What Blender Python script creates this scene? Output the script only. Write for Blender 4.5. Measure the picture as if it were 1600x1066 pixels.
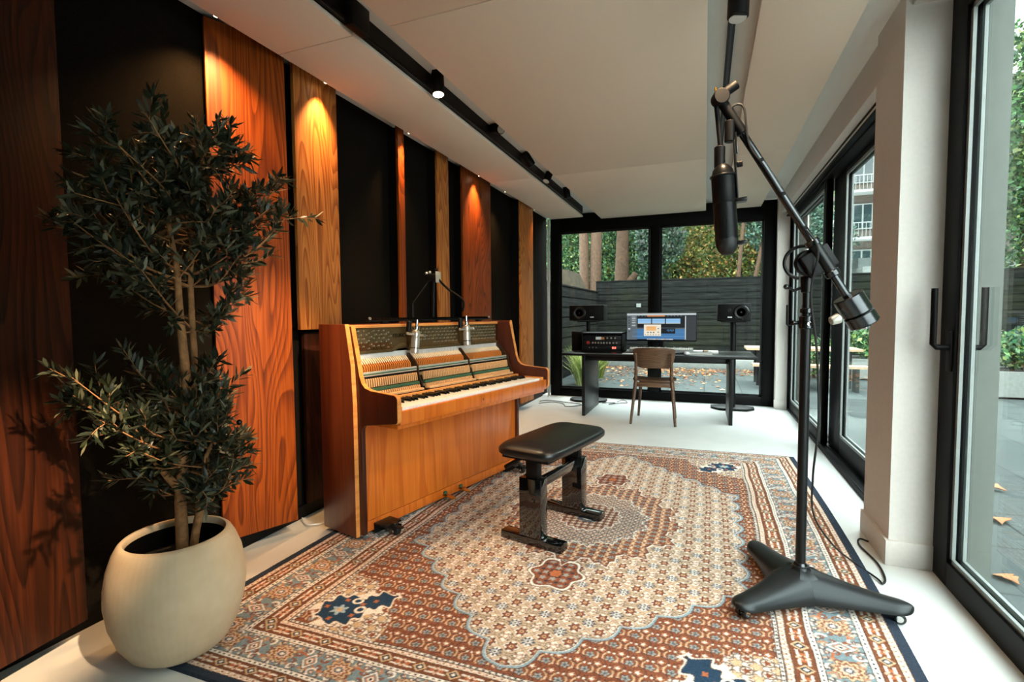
import bpy, bmesh, math, random
import numpy as np
from mathutils import Vector, Matrix
from math import sin, cos, pi, radians, atan2, sqrt

for o in list(bpy.data.objects):
    bpy.data.objects.remove(o)
SC = bpy.context.scene
COL = SC.collection
R_ = random.Random(7)
NR = np.random.RandomState(5)

# ------------------------------------------------------------------ camera
cam_d = bpy.data.cameras.new('camera')
cam_d.sensor_width = 36.0
cam_d.lens = 778.0 / 1600.0 * 36.0
cam_d.clip_start = 0.02
cam_d.clip_end = 300
cam = bpy.data.objects.new('camera', cam_d)
COL.objects.link(cam)
YAW, PIT, ROL = 0.36992, -0.05323, 0.00782
cam.matrix_world = (Matrix.Translation((0, 0, 1.15)) @ Matrix.Rotation(YAW, 4, 'Z') @ Matrix.Rotation(PIT, 4, 'X')
                    @ Matrix.Rotation(ROL, 4, 'Y') @ Matrix.Rotation(pi / 2, 4, 'X'))
SC.camera = cam

# ------------------------------------------------------------------ sky, exposure
W_STR = 9.8
world = bpy.data.worlds.new('overcast_sky')
SC.world = world
world.use_nodes = True
wn = world.node_tree
for n in list(wn.nodes):
    wn.nodes.remove(n)
_o = wn.nodes.new('ShaderNodeOutputWorld')
_b = wn.nodes.new('ShaderNodeBackground')
_tc = wn.nodes.new('ShaderNodeTexCoord')
_sx = wn.nodes.new('ShaderNodeSeparateXYZ')
_rp = wn.nodes.new('ShaderNodeValToRGB')
wn.links.new(_tc.outputs['Generated'], _sx.inputs[0])
wn.links.new(_sx.outputs['Z'], _rp.inputs[0])
_rp.color_ramp.elements[0].position = 0.0
_rp.color_ramp.elements[0].color = (0.68, 0.75, 0.74, 1)
_rp.color_ramp.elements[1].position = 0.6
_rp.color_ramp.elements[1].color = (0.90, 1.0, 1.0, 1)
wn.links.new(_rp.outputs[0], _b.inputs[0])
_b.inputs[1].default_value = W_STR
wn.links.new(_b.outputs[0], _o.inputs[0])
SC.view_settings.view_transform = 'Standard'
SC.view_settings.look = 'None'
SC.view_settings.gamma = 1.0
SC.view_settings.use_curve_mapping = False
SC.view_settings.exposure = 0.35
SC.cycles.max_bounces = 10
SC.cycles.transparent_max_bounces = 16
SC.cycles.sample_clamp_indirect = 6.0


# ------------------------------------------------------------------ materials
def lin(r, g, b):
    f = lambda c: (c / 255 / 12.92) if c / 255 <= 0.04045 else ((c / 255 + 0.055) / 1.055) ** 2.4
    return (f(r), f(g), f(b), 1.0)


class NT:
    def __init__(s, name):
        s.m = bpy.data.materials.new(name)
        s.m.use_nodes = True
        s.t = s.m.node_tree
        s.p = s.t.nodes['Principled BSDF']

    def n(s, typ, **kw):
        x = s.t.nodes.new(typ)
        for k, v in kw.items():
            setattr(x, k, v)
        return x

    def l(s, a, b):
        s.t.links.new(a, b)

    def coord(s, scale=(1, 1, 1), rnd=False, kind='Object'):
        tc = s.n('ShaderNodeTexCoord')
        mp = s.n('ShaderNodeMapping')
        mp.inputs['Scale'].default_value = scale
        s.l(tc.outputs[kind], mp.inputs[0])
        if rnd:
            oi = s.n('ShaderNodeObjectInfo')
            ml = s.n('ShaderNodeMath', operation='MULTIPLY')
            ml.inputs[1].default_value = 37.0
            s.l(oi.outputs['Random'], ml.inputs[0])
            cb = s.n('ShaderNodeCombineXYZ')
            for i in range(3):
                s.l(ml.outputs[0], cb.inputs[i])
            s.l(cb.outputs[0], mp.inputs['Location'])
        return mp.outputs[0]

    def noise(s, vec, scale, detail=4, rough=0.55, dist=0.0):
        n = s.n('ShaderNodeTexNoise')
        n.inputs['Scale'].default_value = scale
        n.inputs['Detail'].default_value = detail
        n.inputs['Roughness'].default_value = rough
        n.inputs['Distortion'].default_value = dist
        s.l(vec, n.inputs['Vector'])
        return n.outputs[0]

    def ramp(s, fac, stops):
        r = s.n('ShaderNodeValToRGB')
        e = r.color_ramp.elements
        while len(e) < len(stops):
            e.new(0.5)
        for i, (p, c) in enumerate(stops):
            e[i].position = p
            e[i].color = c
        s.l(fac, r.inputs[0])
        return r.outputs[0]

    def math(s, op, a, b=None):
        m = s.n('ShaderNodeMath', operation=op)
        for i, x in enumerate((a, b)):
            if x is None:
                continue
            if isinstance(x, (int, float)):
                m.inputs[i].default_value = x
            else:
                s.l(x, m.inputs[i])
        return m.outputs[0]

    def bump(s, h, strength=0.2, dist=0.01):
        b = s.n('ShaderNodeBump')
        b.inputs['Strength'].default_value = strength
        b.inputs['Distance'].default_value = dist
        s.l(h, b.inputs['Height'])
        s.l(b.outputs[0], s.p.inputs['Normal'])


def mat(name, col, rough=0.5, metal=0.0, var=0.08, scale=30.0, bump=0.0, spec=0.5, coat=0.0, bscale=None):
    t = NT(name)
    v = t.coord()
    nz = t.noise(v, scale)
    c0 = tuple(max(0, c * (1 - var)) for c in col[:3]) + (1,)
    c1 = tuple(min(1, c * (1 + var)) for c in col[:3]) + (1,)
    t.l(t.ramp(nz, [(0.3, c0), (0.7, c1)]), t.p.inputs['Base Color'])
    t.p.inputs['Roughness'].default_value = rough
    t.p.inputs['Metallic'].default_value = metal
    t.p.inputs['Specular IOR Level'].default_value = spec
    t.p.inputs['Coat Weight'].default_value = coat
    if bump:
        t.bump(t.noise(v, bscale or scale * 4, 2), bump, 0.004)
    return t.m


def emit(name, col, s):
    m = bpy.data.materials.new(name)
    m.use_nodes = True
    p = m.node_tree.nodes['Principled BSDF']
    p.inputs['Base Color'].default_value = (0, 0, 0, 1)
    p.inputs['Roughness'].default_value = 0.3
    p.inputs['Emission Color'].default_value = col
    p.inputs['Emission Strength'].default_value = s
    return m


def wood(name, dark, mid, light, along='Z', figure=1.0, rough=0.35, rings=9.0, rnd=True, coat=0.0, stretch=8.0, contrast=0.42, spec=0.5):
    """veneer: contour lines of a stretched smooth noise + fine streaks along the grain"""
    t = NT(name)
    st = {'X': (1 / stretch, 1, 1), 'Y': (1, 1 / stretch, 1), 'Z': (1, 1, 1 / stretch)}[along]
    v = t.coord(st, rnd)
    n1 = t.noise(v, 2.6 * figure, 1.0, 0.4, 0.25)
    w = t.math('FRACT', t.math('MULTIPLY', n1, rings * 3.0))
    st2 = {'X': (1 / 40, 1, 1), 'Y': (1, 1 / 40, 1), 'Z': (1, 1, 1 / 40)}[along]
    v2 = t.coord(st2, rnd)
    n2 = t.noise(v2, 110, 3, 0.65)
    n3 = t.noise(v, 1.5, 2)
    # growth rings: slow darkening, then a sharp step back to the pale early wood
    g = t.ramp(w, [(0.0, (0.62,) * 3 + (1,)), (0.45, (0.5,) * 3 + (1,)), (0.86, (0.12,) * 3 + (1,)), (0.93, (0.05,) * 3 + (1,)), (1.0, (0.6,) * 3 + (1,))])
    a = t.math('MULTIPLY', g, contrast)
    b = t.math('MULTIPLY', n2, 0.5)
    d = t.math('MULTIPLY', n3, 0.35)
    f = t.math('ADD', t.math('ADD', a, b), d)
    t.l(t.ramp(f, [(0.34, dark), (0.6, mid), (0.86, light)]), t.p.inputs['Base Color'])
    t.p.inputs['Specular IOR Level'].default_value = spec
    t.p.inputs['Roughness'].default_value = rough
    t.p.inputs['Coat Weight'].default_value = coat
    t.p.inputs['Coat Roughness'].default_value = 0.25
    t.bump(n2, 0.06, 0.002)
    return t.m


def glass_mat(name, tint):
    m = bpy.data.materials.new(name)
    m.use_nodes = True
    t = m.node_tree
    for n in list(t.nodes):
        t.nodes.remove(n)
    o = t.nodes.new('ShaderNodeOutputMaterial')
    mx = t.nodes.new('ShaderNodeMixShader')
    tr = t.nodes.new('ShaderNodeBsdfTransparent')
    gl = t.nodes.new('ShaderNodeBsdfGlossy')
    fr = t.nodes.new('ShaderNodeFresnel')
    nz = t.nodes.new('ShaderNodeTexNoise')
    nz.inputs['Scale'].default_value = 1.3
    bp = t.nodes.new('ShaderNodeBump')
    bp.inputs['Strength'].default_value = 0.01
    ml = t.nodes.new('ShaderNodeMath')
    ml.operation = 'MULTIPLY'
    ml.inputs[1].default_value = 0.42
    ge = t.nodes.new('ShaderNodeNewGeometry')
    ir = t.nodes.new('ShaderNodeMapRange')       # same index of refraction seen from both faces of the pane
    ir.inputs['To Min'].default_value = 1.5
    ir.inputs['To Max'].default_value = 1 / 1.5
    t.links.new(ge.outputs['Backfacing'], ir.inputs['Value'])
    t.links.new(ir.outputs[0], fr.inputs[0])
    tr.inputs[0].default_value = tint
    gl.inputs[0].default_value = (0.95, 1, 0.98, 1)
    gl.inputs['Roughness'].default_value = 0.0
    t.links.new(nz.outputs[0], bp.inputs['Height'])
    t.links.new(bp.outputs[0], gl.inputs['Normal'])
    t.links.new(fr.outputs[0], ml.inputs[0])
    t.links.new(ml.outputs[0], mx.inputs[0])
    t.links.new(tr.outputs[0], mx.inputs[1])
    t.links.new(gl.outputs[0], mx.inputs[2])
    t.links.new(mx.outputs[0], o.inputs[0])
    return m


def attr_mat(name, rough=1.0, spec=0.2, trans=0.0, bump=0.0):
    t = NT(name)
    a = t.n('ShaderNodeVertexColor')
    a.layer_name = 'Col'
    t.l(a.outputs[0], t.p.inputs['Base Color'])
    t.p.inputs['Roughness'].default_value = rough
    t.p.inputs['Specular IOR Level'].default_value = spec
    if trans:
        o = t.t.nodes['Material Output']
        tl = t.n('ShaderNodeBsdfTranslucent')
        t.l(a.outputs[0], tl.inputs[0])
        mx = t.n('ShaderNodeMixShader')
        mx.inputs[0].default_value = trans
        t.l(t.p.outputs[0], mx.inputs[1])
        t.l(tl.outputs[0], mx.inputs[2])
        t.l(mx.outputs[0], o.inputs[0])
    if bump:
        v = t.coord()
        t.bump(t.noise(v, 260, 2), bump, 0.004)
    return t.m


M = {}
M['black'] = mat('black_paint', lin(7, 7, 8), 0.5, spec=0.2)
M['black_satin'] = mat('black_satin_metal', lin(18, 19, 20), 0.34, 0.45)
M['frame'] = mat('black_window_aluminium', lin(5, 5, 5), 0.5, 0.0, spec=0.1)
M['black_gloss'] = mat('black_gloss_lacquer', lin(10, 10, 11), 0.06, coat=1.0)
M['leather'] = mat('black_leather', lin(13, 13, 14), 0.34, bump=0.05, scale=120, spec=0.5)
M['cast'] = mat('dark_cast_metal', lin(40, 43, 44), 0.36, 0.7, bump=0.08, scale=200)
M['steel'] = mat('dark_steel', lin(70, 72, 74), 0.22, 0.95)
M['chrome'] = mat('chrome', lin(200, 200, 200), 0.12, 1.0)
M['nickel'] = mat('satin_nickel', lin(205, 200, 190), 0.3, 0.75)
M['rubber'] = mat('black_rubber', lin(10, 10, 10), 0.6)
M['fabric_black'] = mat('black_acoustic_fabric', lin(22, 19, 15), 0.95, bump=0.5, scale=250, var=0.5, spec=0.05)
M['white_wall'] = mat('off_white_plaster', lin(208, 202, 195), 0.8, var=0.03, bump=0.03, scale=60)
M['white_ceiling'] = mat('white_ceiling_paint', lin(214, 212, 205), 0.85, var=0.02)
M['acoustic_ceiling'] = mat('beige_acoustic_felt', lin(224, 207, 188), 0.95, var=0.08, bump=0.25, scale=330, spec=0.1)
M['ivory'] = mat('white_key_plastic', lin(236, 234, 226), 0.18, var=0.02)
M['ebony'] = mat('black_key_lacquer', lin(12, 12, 12), 0.2)
M['gold'] = mat('gold_iron_plate', lin(84, 68, 38), 0.45, 0.3, var=0.15)
M['felt_cream'] = mat('cream_hammer_felt', lin(226, 212, 184), 0.95)
M['felt_green'] = mat('green_felt', lin(52, 92, 66), 0.95)
M['maple'] = mat('pale_action_wood', lin(214, 168, 118), 0.55, var=0.15)
M['orange_wood'] = mat('orange_action_wood', lin(188, 112, 46), 0.5, var=0.18)
M['bracket'] = mat('dark_bronze_bracket', lin(58, 40, 24), 0.5, 0.5)
M['brass'] = mat('brass', lin(196, 150, 70), 0.25, 1.0)
M['alu'] = mat('aluminium_rail', lin(196, 192, 182), 0.35, 0.45)
M['stringcu'] = mat('copper_string', lin(176, 112, 62), 0.35, 0.8)
M['soil'] = mat('dark_potting_soil', lin(22, 18, 15), 0.95, bump=0.6, scale=60, var=0.5)
M['olive_bark'] = mat('olive_bark', lin(158, 112, 70), 0.85, bump=0.5, scale=45, var=0.35)
M['leaf_olive'] = attr_mat('olive_leaves', 0.38, 0.5, 0.12)
M['rug'] = attr_mat('woven_wool_pile', 1.0, 0.05, bump=0.35)
M['leaf'] = attr_mat('garden_leaves', 0.45, 0.4, 0.3)
M['bark'] = mat('tree_bark', lin(70, 50, 34), 0.9, bump=0.6, scale=14, var=0.4)
M['glass'] = glass_mat('window_glass', (0.925, 0.95, 0.94, 1))
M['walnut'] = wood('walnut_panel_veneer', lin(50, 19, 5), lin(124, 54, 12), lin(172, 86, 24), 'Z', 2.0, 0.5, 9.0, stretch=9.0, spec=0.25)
M['walnut_shaded'] = wood('shaded_walnut_veneer', lin(18, 7, 3), lin(50, 21, 8), lin(84, 38, 14), 'Z', 2.0, 0.5, 7.0, stretch=8.0, spec=0.2)  # walnut copy with the shade on unlit panels put into its colour
M['walnut_lit'] = wood('lit_walnut_veneer', lin(92, 44, 16), lin(160, 92, 40), lin(206, 140, 72), 'Z', 2.2, 0.5, 9.0, stretch=9.0, spec=0.25)  # walnut copy with the lamp glow on lit panels put into its colour
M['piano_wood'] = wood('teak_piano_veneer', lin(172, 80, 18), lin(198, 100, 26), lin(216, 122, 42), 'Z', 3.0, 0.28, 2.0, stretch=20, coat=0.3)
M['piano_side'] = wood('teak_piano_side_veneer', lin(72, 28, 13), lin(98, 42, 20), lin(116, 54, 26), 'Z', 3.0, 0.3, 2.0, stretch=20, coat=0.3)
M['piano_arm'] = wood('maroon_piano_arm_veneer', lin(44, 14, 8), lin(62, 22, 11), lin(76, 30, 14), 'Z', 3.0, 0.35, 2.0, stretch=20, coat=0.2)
M['piano_edge'] = wood('teak_edge_veneer', lin(186, 112, 52), lin(214, 138, 70), lin(230, 160, 90), 'X', 3.0, 0.3, 2.0, stretch=20)
M['chair_wood'] = wood('smoked_oak', lin(52, 35, 24), lin(90, 62, 42), lin(118, 86, 60), 'X', 2.5, 0.4, 5.0)
M['desk'] = mat('black_stained_oak', lin(17, 18, 18), 0.38, var=0.2, scale=40, spec=0.3)
M['concrete'] = mat('planter_grey_concrete', lin(112, 116, 112), 0.9, bump=0.2, scale=20, var=0.12)
M['brick'] = None


def make_floor():
    t = NT('pale_resin_floor')
    v = t.coord()
    n = t.noise(v, 1.4, 5, 0.6)
    t.l(t.ramp(n, [(0.3, lin(196, 198, 195)), (0.7, lin(210, 212, 209))]), t.p.inputs['Base Color'])
    t.l(t.ramp(t.noise(v, 5, 3), [(0.3, (0.30,) * 3 + (1,)), (0.7, (0.42,) * 3 + (1,))]), t.p.inputs['Roughness'])
    t.p.inputs['Specular IOR Level'].default_value = 0.4
    return t.m


M['floor'] = make_floor()


def make_pot():
    t = NT('ribbed_cream_ceramic')
    tc = t.coord()
    s = t.n('ShaderNodeSeparateXYZ')
    t.l(tc, s.inputs[0])
    a = t.math('ARCTAN2', s.outputs[1], s.outputs[0])
    a = t.math('MULTIPLY', a, 60.0)
    w = t.math('SINE', a)
    n = t.noise(tc, 14, 4)
    h = t.math('ADD', w, n)
    t.l(t.ramp(t.math('MULTIPLY', n, 1.0), [(0.2, lin(200, 176, 144)), (0.8, lin(214, 194, 164))]), t.p.inputs['Base Color'])
    t.p.inputs['Roughness'].default_value = 0.75
    t.bump(h, 0.04, 0.002)
    return t.m


M['pot'] = make_pot()


def make_paving():
    t = NT('grey_garden_paving')
    v = t.coord()
    br = t.n('ShaderNodeTexBrick')
    br.offset = 0.0
    br.inputs['Scale'].default_value = 1.0
    br.inputs['Brick Width'].default_value = 0.6
    br.inputs['Row Height'].default_value = 0.6
    br.inputs['Mortar Size'].default_value = 0.008
    br.inputs['Color1'].default_value = lin(70, 76, 75)
    br.inputs['Color2'].default_value = lin(60, 67, 67)
    br.inputs['Mortar'].default_value = lin(42, 46, 45)
    t.l(v, br.inputs['Vector'])
    n = t.noise(v, 2.2, 6, 0.65)
    mx = t.n('ShaderNodeMixRGB', blend_type='MULTIPLY')
    mx.inputs[0].default_value = 0.6
    t.l(br.outputs[0], mx.inputs[1])
    t.l(t.ramp(n, [(0.25, (0.45, 0.48, 0.47, 1)), (0.7, (1, 1, 1, 1))]), mx.inputs[2])
    t.l(mx.outputs[0], t.p.inputs['Base Color'])
    t.p.inputs['Roughness'].default_value = 0.85
    t.p.inputs['Specular IOR Level'].default_value = 0.15
    return t.m


M['paving'] = make_paving()


def make_fence_mat():
    t = NT('weathered_dark_boards')
    v = t.coord((1 / 12, 1 / 12, 1))
    n = t.noise(v, 26, 5, 0.65)
    v2 = t.coord()
    n2 = t.noise(v2, 0.7, 3)
    c = t.ramp(n, [(0.3, lin(7, 8, 8)), (0.5, lin(20, 22, 21)), (0.75, lin(38, 40, 37))])
    g = t.ramp(n2, [(0.5, (0, 0, 0, 1)), (0.68, (1, 1, 1, 1))])
    mx = t.n('ShaderNodeMixRGB', blend_type='MIX')
    t.l(t.math('MULTIPLY', g, 0.35), mx.inputs[0])
    t.l(c, mx.inputs[1])
    mx.inputs[2].default_value = lin(40, 43, 20)
    t.l(mx.outputs[0], t.p.inputs['Base Color'])
    t.p.inputs['Roughness'].default_value = 0.9
    t.p.inputs['Specular IOR Level'].default_value = 0.1
    return t.m


M['fence'] = make_fence_mat()


def make_brick():
    t = NT('brown_facade_brick')
    v = t.coord()
    mp = t.n('ShaderNodeMapping')
    mp.inputs['Rotation'].default_value = (pi / 2, 0, 0)
    t.l(v, mp.inputs[0])
    br = t.n('ShaderNodeTexBrick')
    br.inputs['Scale'].default_value = 4
    br.inputs['Color1'].default_value = lin(92, 80, 72)
    br.inputs['Color2'].default_value = lin(78, 68, 62)
    br.inputs['Mortar'].default_value = lin(100, 97, 92)
    t.l(mp.outputs[0], br.inputs['Vector'])
    t.l(br.outputs[0], t.p.inputs['Base Color'])
    t.p.inputs['Roughness'].default_value = 0.9
    return t.m


M['brick'] = make_brick()
M['white_paint'] = mat('white_exterior_paint', lin(138, 144, 142), 0.6)
M['window_dark'] = mat('dark_window_glass', lin(40, 52, 56), 0.08)
M['roof_grey'] = mat('grey_roofing_felt', lin(104, 110, 110), 0.8)
M['bench_wood'] = mat('pale_bench_wood', lin(160, 134, 106), 0.6, var=0.15)
M['dead_leaf'] = mat('fallen_leaf', lin(150, 94, 50), 0.7, var=0.35, scale=8)
M['grass'] = attr_mat('garden_grass', 0.6, 0.3, 0.3)
M['shed_wood'] = mat('weathered_shed_wood', lin(58, 52, 43), 0.9, var=0.3, scale=6, spec=.1)
M['hedge_core'] = mat('dark_hedge_twigs', lin(30, 40, 28), 0.95, var=0.5, scale=3)
M['soilbed'] = mat('garden_bed_soil', lin(70, 62, 52), 0.95, bump=0.6, scale=20, var=0.3)
M['paper'] = mat('white_paper', lin(222, 220, 212), 0.7)
M['grey_plastic'] = mat('grey_plastic', lin(140, 142, 140), 0.5)
M['white_plastic'] = mat('white_plastic', lin(220, 222, 222), 0.35)
M['terracotta'] = mat('brown_wooden_planter', lin(96, 70, 52), 0.8, var=0.2)
LAMP_COL = (1.0, 0.52, 0.19)
TRACK_COL = (1.0, 0.68, 0.40)
M['lamp_on'] = emit('warm_lamp_lens', (1.0, 0.8, 0.52, 1), 14)
M['lamp_off'] = mat('frosted_lamp_lens', lin(190, 186, 176), 0.4)


# ------------------------------------------------------------------ geometry builder
class MB:
    def __init__(s):
        s.v, s.f, s.fm = [], [], []
        s.mi = 0

    def add(s, vs, fs):
        b = len(s.v)
        s.v += [tuple(p) for p in vs]
        s.f += [tuple(i + b for i in f) for f in fs]
        s.fm += [s.mi] * len(fs)

    def box(s, a, b, mtx=None):
        x0, y0, z0 = a
        x1, y1, z1 = b
        vs = [Vector(p) for p in ((x0, y0, z0), (x1, y0, z0), (x1, y1, z0), (x0, y1, z0), (x0, y0, z1), (x1, y0, z1), (x1, y1, z1), (x0, y1, z1))]
        if mtx is not None:
            vs = [mtx @ p for p in vs]
        s.add(vs, [(0, 3, 2, 1), (4, 5, 6, 7), (0, 1, 5, 4), (1, 2, 6, 5), (2, 3, 7, 6), (3, 0, 4, 7)])
        return s

    def prism(s, poly, fn, t0, t1):
        """poly: list of 2D points, fn(a,b,t)->xyz; extruded between t0 and t1"""
        n = len(poly)
        vs = [fn(a, b, t0) for a, b in poly] + [fn(a, b, t1) for a, b in poly]
        fs = [tuple(range(n))[::-1], tuple(range(n, 2 * n))]
        fs += [(i, (i + 1) % n, n + (i + 1) % n, n + i) for i in range(n)]
        s.add(vs, fs)
        return s

    def lathe(s, prof, n=32, mtx=None, cap=True):
        vs, fs = [], []
        for r, z in prof:
            for k in range(n):
                a = 2 * pi * k / n
                vs.append(Vector((r * cos(a), r * sin(a), z)))
        for j in range(len(prof) - 1):
            for k in range(n):
                k2 = (k + 1) % n
                fs.append((j * n + k, j * n + k2, (j + 1) * n + k2, (j + 1) * n + k))
        if cap:
            fs.append(tuple(range(n))[::-1])
            fs.append(tuple((len(prof) - 1) * n + k for k in range(n)))
        if mtx is not None:
            vs = [mtx @ p for p in vs]
        s.add(vs, fs)
        return s

    def cyl(s, p0, p1, r0, r1=None, n=20, bev=0.0):
        p0, p1 = Vector(p0), Vector(p1)
        r1 = r0 if r1 is None else r1
        d = p1 - p0
        L = d.length
        q = d.to_track_quat('Z', 'Y').to_matrix().to_4x4()
        m = Matrix.Translation(p0) @ q
        if bev:
            pr = [(r0 - bev, 0), (r0, bev), (r1, L - bev), (r1 - bev, L)]
        else:
            pr = [(r0, 0), (r1, L)]
        return s.lathe(pr, n, m)

    def tube(s, pts, r, n=10, smooth=0):
        pts = [Vector(p) for p in pts]
        if smooth:
            pts = catmull(pts, smooth)
        rs = r if isinstance(r, (list, tuple)) else None
        N = len(pts)
        vs, fs = [], []
        up = None
        for i, p in enumerate(pts):
            t = (pts[min(i + 1, N - 1)] - pts[max(i - 1, 0)]).normalized()
            if up is None:
                up = t.orthogonal().normalized()
            up = (up - t * up.dot(t))
            up = up.normalized() if up.length > 1e-6 else t.orthogonal().normalized()
            w = t.cross(up)
            if rs:
                f = i / (N - 1) * (len(rs) - 1)
                k = min(int(f), len(rs) - 2)
                rr = rs[k] + (rs[k + 1] - rs[k]) * (f - k)
            else:
                rr = r
            for k in range(n):
                a = 2 * pi * k / n
                vs.append(p + up * (rr * cos(a)) + w * (rr * sin(a)))
        for j in range(N - 1):
            for k in range(n):
                k2 = (k + 1) % n
                fs.append((j * n + k, j * n + k2, (j + 1) * n + k2, (j + 1) * n + k))
        fs.append(tuple(range(n))[::-1])
        fs.append(tuple((N - 1) * n + k for k in range(n)))
        s.add(vs, fs)
        return s

    def sphere(s, c, r, n=16, sc=(1, 1, 1)):
        c = Vector(c)
        m = Matrix.Translation(c) @ Matrix.Diagonal((*sc, 1))
        pr = [(max(1e-4, r * sin(pi * i / (n // 2))), -r * cos(pi * i / (n // 2))) for i in range(n // 2 + 1)]
        return s.lathe(pr, n, m, False)

    def build(s, name, mats, parent=None, bevel=0.0, seg=2, smooth=True, ang=40, kind=None, label=None):
        me = bpy.data.meshes.new(name)
        me.from_pydata(s.v, [], s.f)
        if not isinstance(mats, (list, tuple)):
            mats = [mats]
        for m in mats:
            me.materials.append(m)
        if len(mats) > 1:
            me.polygons.foreach_set('material_index', s.fm)
        bm = bmesh.new()
        bm.from_mesh(me)
        bmesh.ops.recalc_face_normals(bm, faces=bm.faces)
        if bevel:
            es = [e for e in bm.edges if len(e.link_faces) == 2 and e.calc_face_angle(0) > 0.6]
            bmesh.ops.bevel(bm, geom=es, offset=bevel, segments=seg, affect='EDGES', clamp_overlap=True, profile=0.5)
        bm.to_mesh(me)
        bm.free()
        if smooth:
            me.shade_smooth()
            me.set_sharp_from_angle(angle=radians(ang))
        return link(name, me, parent, kind, label)


def link(name, me, parent=None, kind=None, label=None):
    o = bpy.data.objects.new(name, me)
    COL.objects.link(o)
    if parent is not None:
        o.parent = parent
    if kind:
        o['kind'] = kind
    if label:
        o['label'] = label
    return o


def catmull(p, n):
    out = []
    for i in range(len(p) - 1):
        a, b, c, d = p[max(i - 1, 0)], p[i], p[i + 1], p[min(i + 2, len(p) - 1)]
        for k in range(n):
            t = k / n
            out.append(0.5 * ((2 * b) + (c - a) * t + (2 * a - 5 * b + 4 * c - d) * t * t + (3 * b - a - 3 * c + d) * t ** 3))
    out.append(p[-1])
    return out


def thing(name, label, cat, loc=(0, 0, 0), rz=0.0, group=None):
    o = bpy.data.objects.new(name, None)
    COL.objects.link(o)
    o.empty_display_size = 0.1
    o.location = loc
    o.rotation_euler = (0, 0, rz)
    return tag(o, label, cat, group)


def tag(o, label, cat, group=None):
    o['label'] = label
    o['category'] = cat
    if group:
        o['group'] = group
    return o


def dup_part(o, parent, loc):
    c = o.copy()
    COL.objects.link(c)
    c.parent = parent
    c.location = loc
    return c


def box(a, b):
    return MB().box(a, b)


def fix(o):
    """move a top-level mesh's origin to the middle of its footprint"""
    me = o.data
    n = len(me.vertices)
    co = np.empty(n * 3, dtype=np.float32)
    me.vertices.foreach_get('co', co)
    co = co.reshape(-1, 3)
    c = np.array([(co[:, 0].min() + co[:, 0].max()) / 2, (co[:, 1].min() + co[:, 1].max()) / 2, co[:, 2].min()])
    co -= c.astype(np.float32)
    me.vertices.foreach_set('co', co.ravel())
    me.update()
    o.location = c
    return o


def aim(p0, p1):
    return (Vector(p1) - Vector(p0)).to_track_quat('-Z', 'Y')


def spot(name, loc, target, watts, angle, blend=0.3, rad=0.02, parent=None, col=LAMP_COL):
    d = bpy.data.lights.new(name, 'SPOT')
    d.energy = watts
    d.spot_size = radians(angle)
    d.spot_blend = blend
    d.shadow_soft_size = rad
    d.color = col
    o = bpy.data.objects.new(name, d)
    COL.objects.link(o)
    o.location = loc
    o.rotation_mode = 'QUATERNION'
    o.rotation_quaternion = aim(loc, target)
    if parent is not None:
        o.parent = parent
    return o


CEIL = 2.525
XW = -2.15      # fabric wall
YF = 6.80       # far glass
# ================================================================== SETTING
box((-2.6, -1.6, -0.15), (1.10, 6.95, 0.0)).build('floor', M['floor'], kind='structure', smooth=False)
box((-2.6, -1.6, CEIL), (1.12, 6.95, 2.75)).build('ceiling', M['white_ceiling'], kind='structure', smooth=False)
box((-2.4, -1.6, 0.0), (XW, 6.95, CEIL)).build('wall_left', M['fabric_black'], kind='structure', smooth=False)
box((-2.6, -1.75, -0.1), (1.12, -1.6, 2.75)).build('wall_back', M['white_wall'], kind='structure', smooth=False)
m = MB()
m.box((0.79, 2.68, 0), (0.995, 3.06, CEIL))                 # pillar between the doors
m.box((0.79, 6.62, 0), (1.10, 6.95, CEIL))                 # far corner pillar
m.box((0.815, 3.06, 2.315), (1.10, 6.62, CEIL))            # lintel above the sliding door
m.box((0.815, -0.35, 2.46), (1.10, 2.68, CEIL))
m.box((0.79, -1.6, 0), (1.10, -0.35, CEIL))
m.build('wall_right', M['white_wall'], kind='structure', smooth=False)
m = MB()
for y0, y1 in ((2.665, 3.06), (6.605, 6.62), (-1.6, -0.35)):
    m.box((0.775, y0, 0), (0.955 if y0 > 0 else 0.79, y1, 0.115))
m.build('baseboard_right', M['white_wall'], kind='structure', bevel=0.003)
box((-2.058, 6.69, 0.0), (-2.036, 6.74, 2.46)).build('trim_1', M['white_wall'], kind='structure', smooth=False)
# black plinth behind the wood panels
box((XW, -1.6, 0.0), (-2.125, 6.66, 0.07)).build('baseboard_left', M['black'], kind='structure', smooth=False)

# far window: fixed frame + two panes
w = box((-2.035, YF - .04, 0), (-1.90, YF + .05, 2.50)).box((0.655, YF - .04, 0), (0.79, YF + .05, 2.50))
w.box((-1.90, YF - .04, 0), (0.655, YF + .05, 0.115)).box((-1.90, YF - .04, 2.28), (0.655, YF + .05, CEIL - .005))
w.box((-0.68, YF - .06, 0.115), (-0.555, YF + .05, 2.28))
wf = w.build('window_1', M['frame'], kind='structure', bevel=0.004)
for x0, x1 in ((-1.905, -0.675), (-0.56, 0.66)):
    box((x0, YF + .01, .11), (x1, YF + .016, 2.285)).build('window_pane', M['glass'], wf, smooth=False)
for x0, x1 in ((-1.90, -0.68), (-0.555, 0.655)):
    g = box((x0, YF - .015, .115), (x0 + .025, YF + .0, 2.28)).box((x1 - .025, YF - .015, .115), (x1, YF, 2.28))
    g.box((x0, YF - .015, .115), (x1, YF, .14)).box((x0, YF - .015, 2.255), (x1, YF, 2.28))
    g.build('glazing_bead', M['black_satin'], wf)

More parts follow.
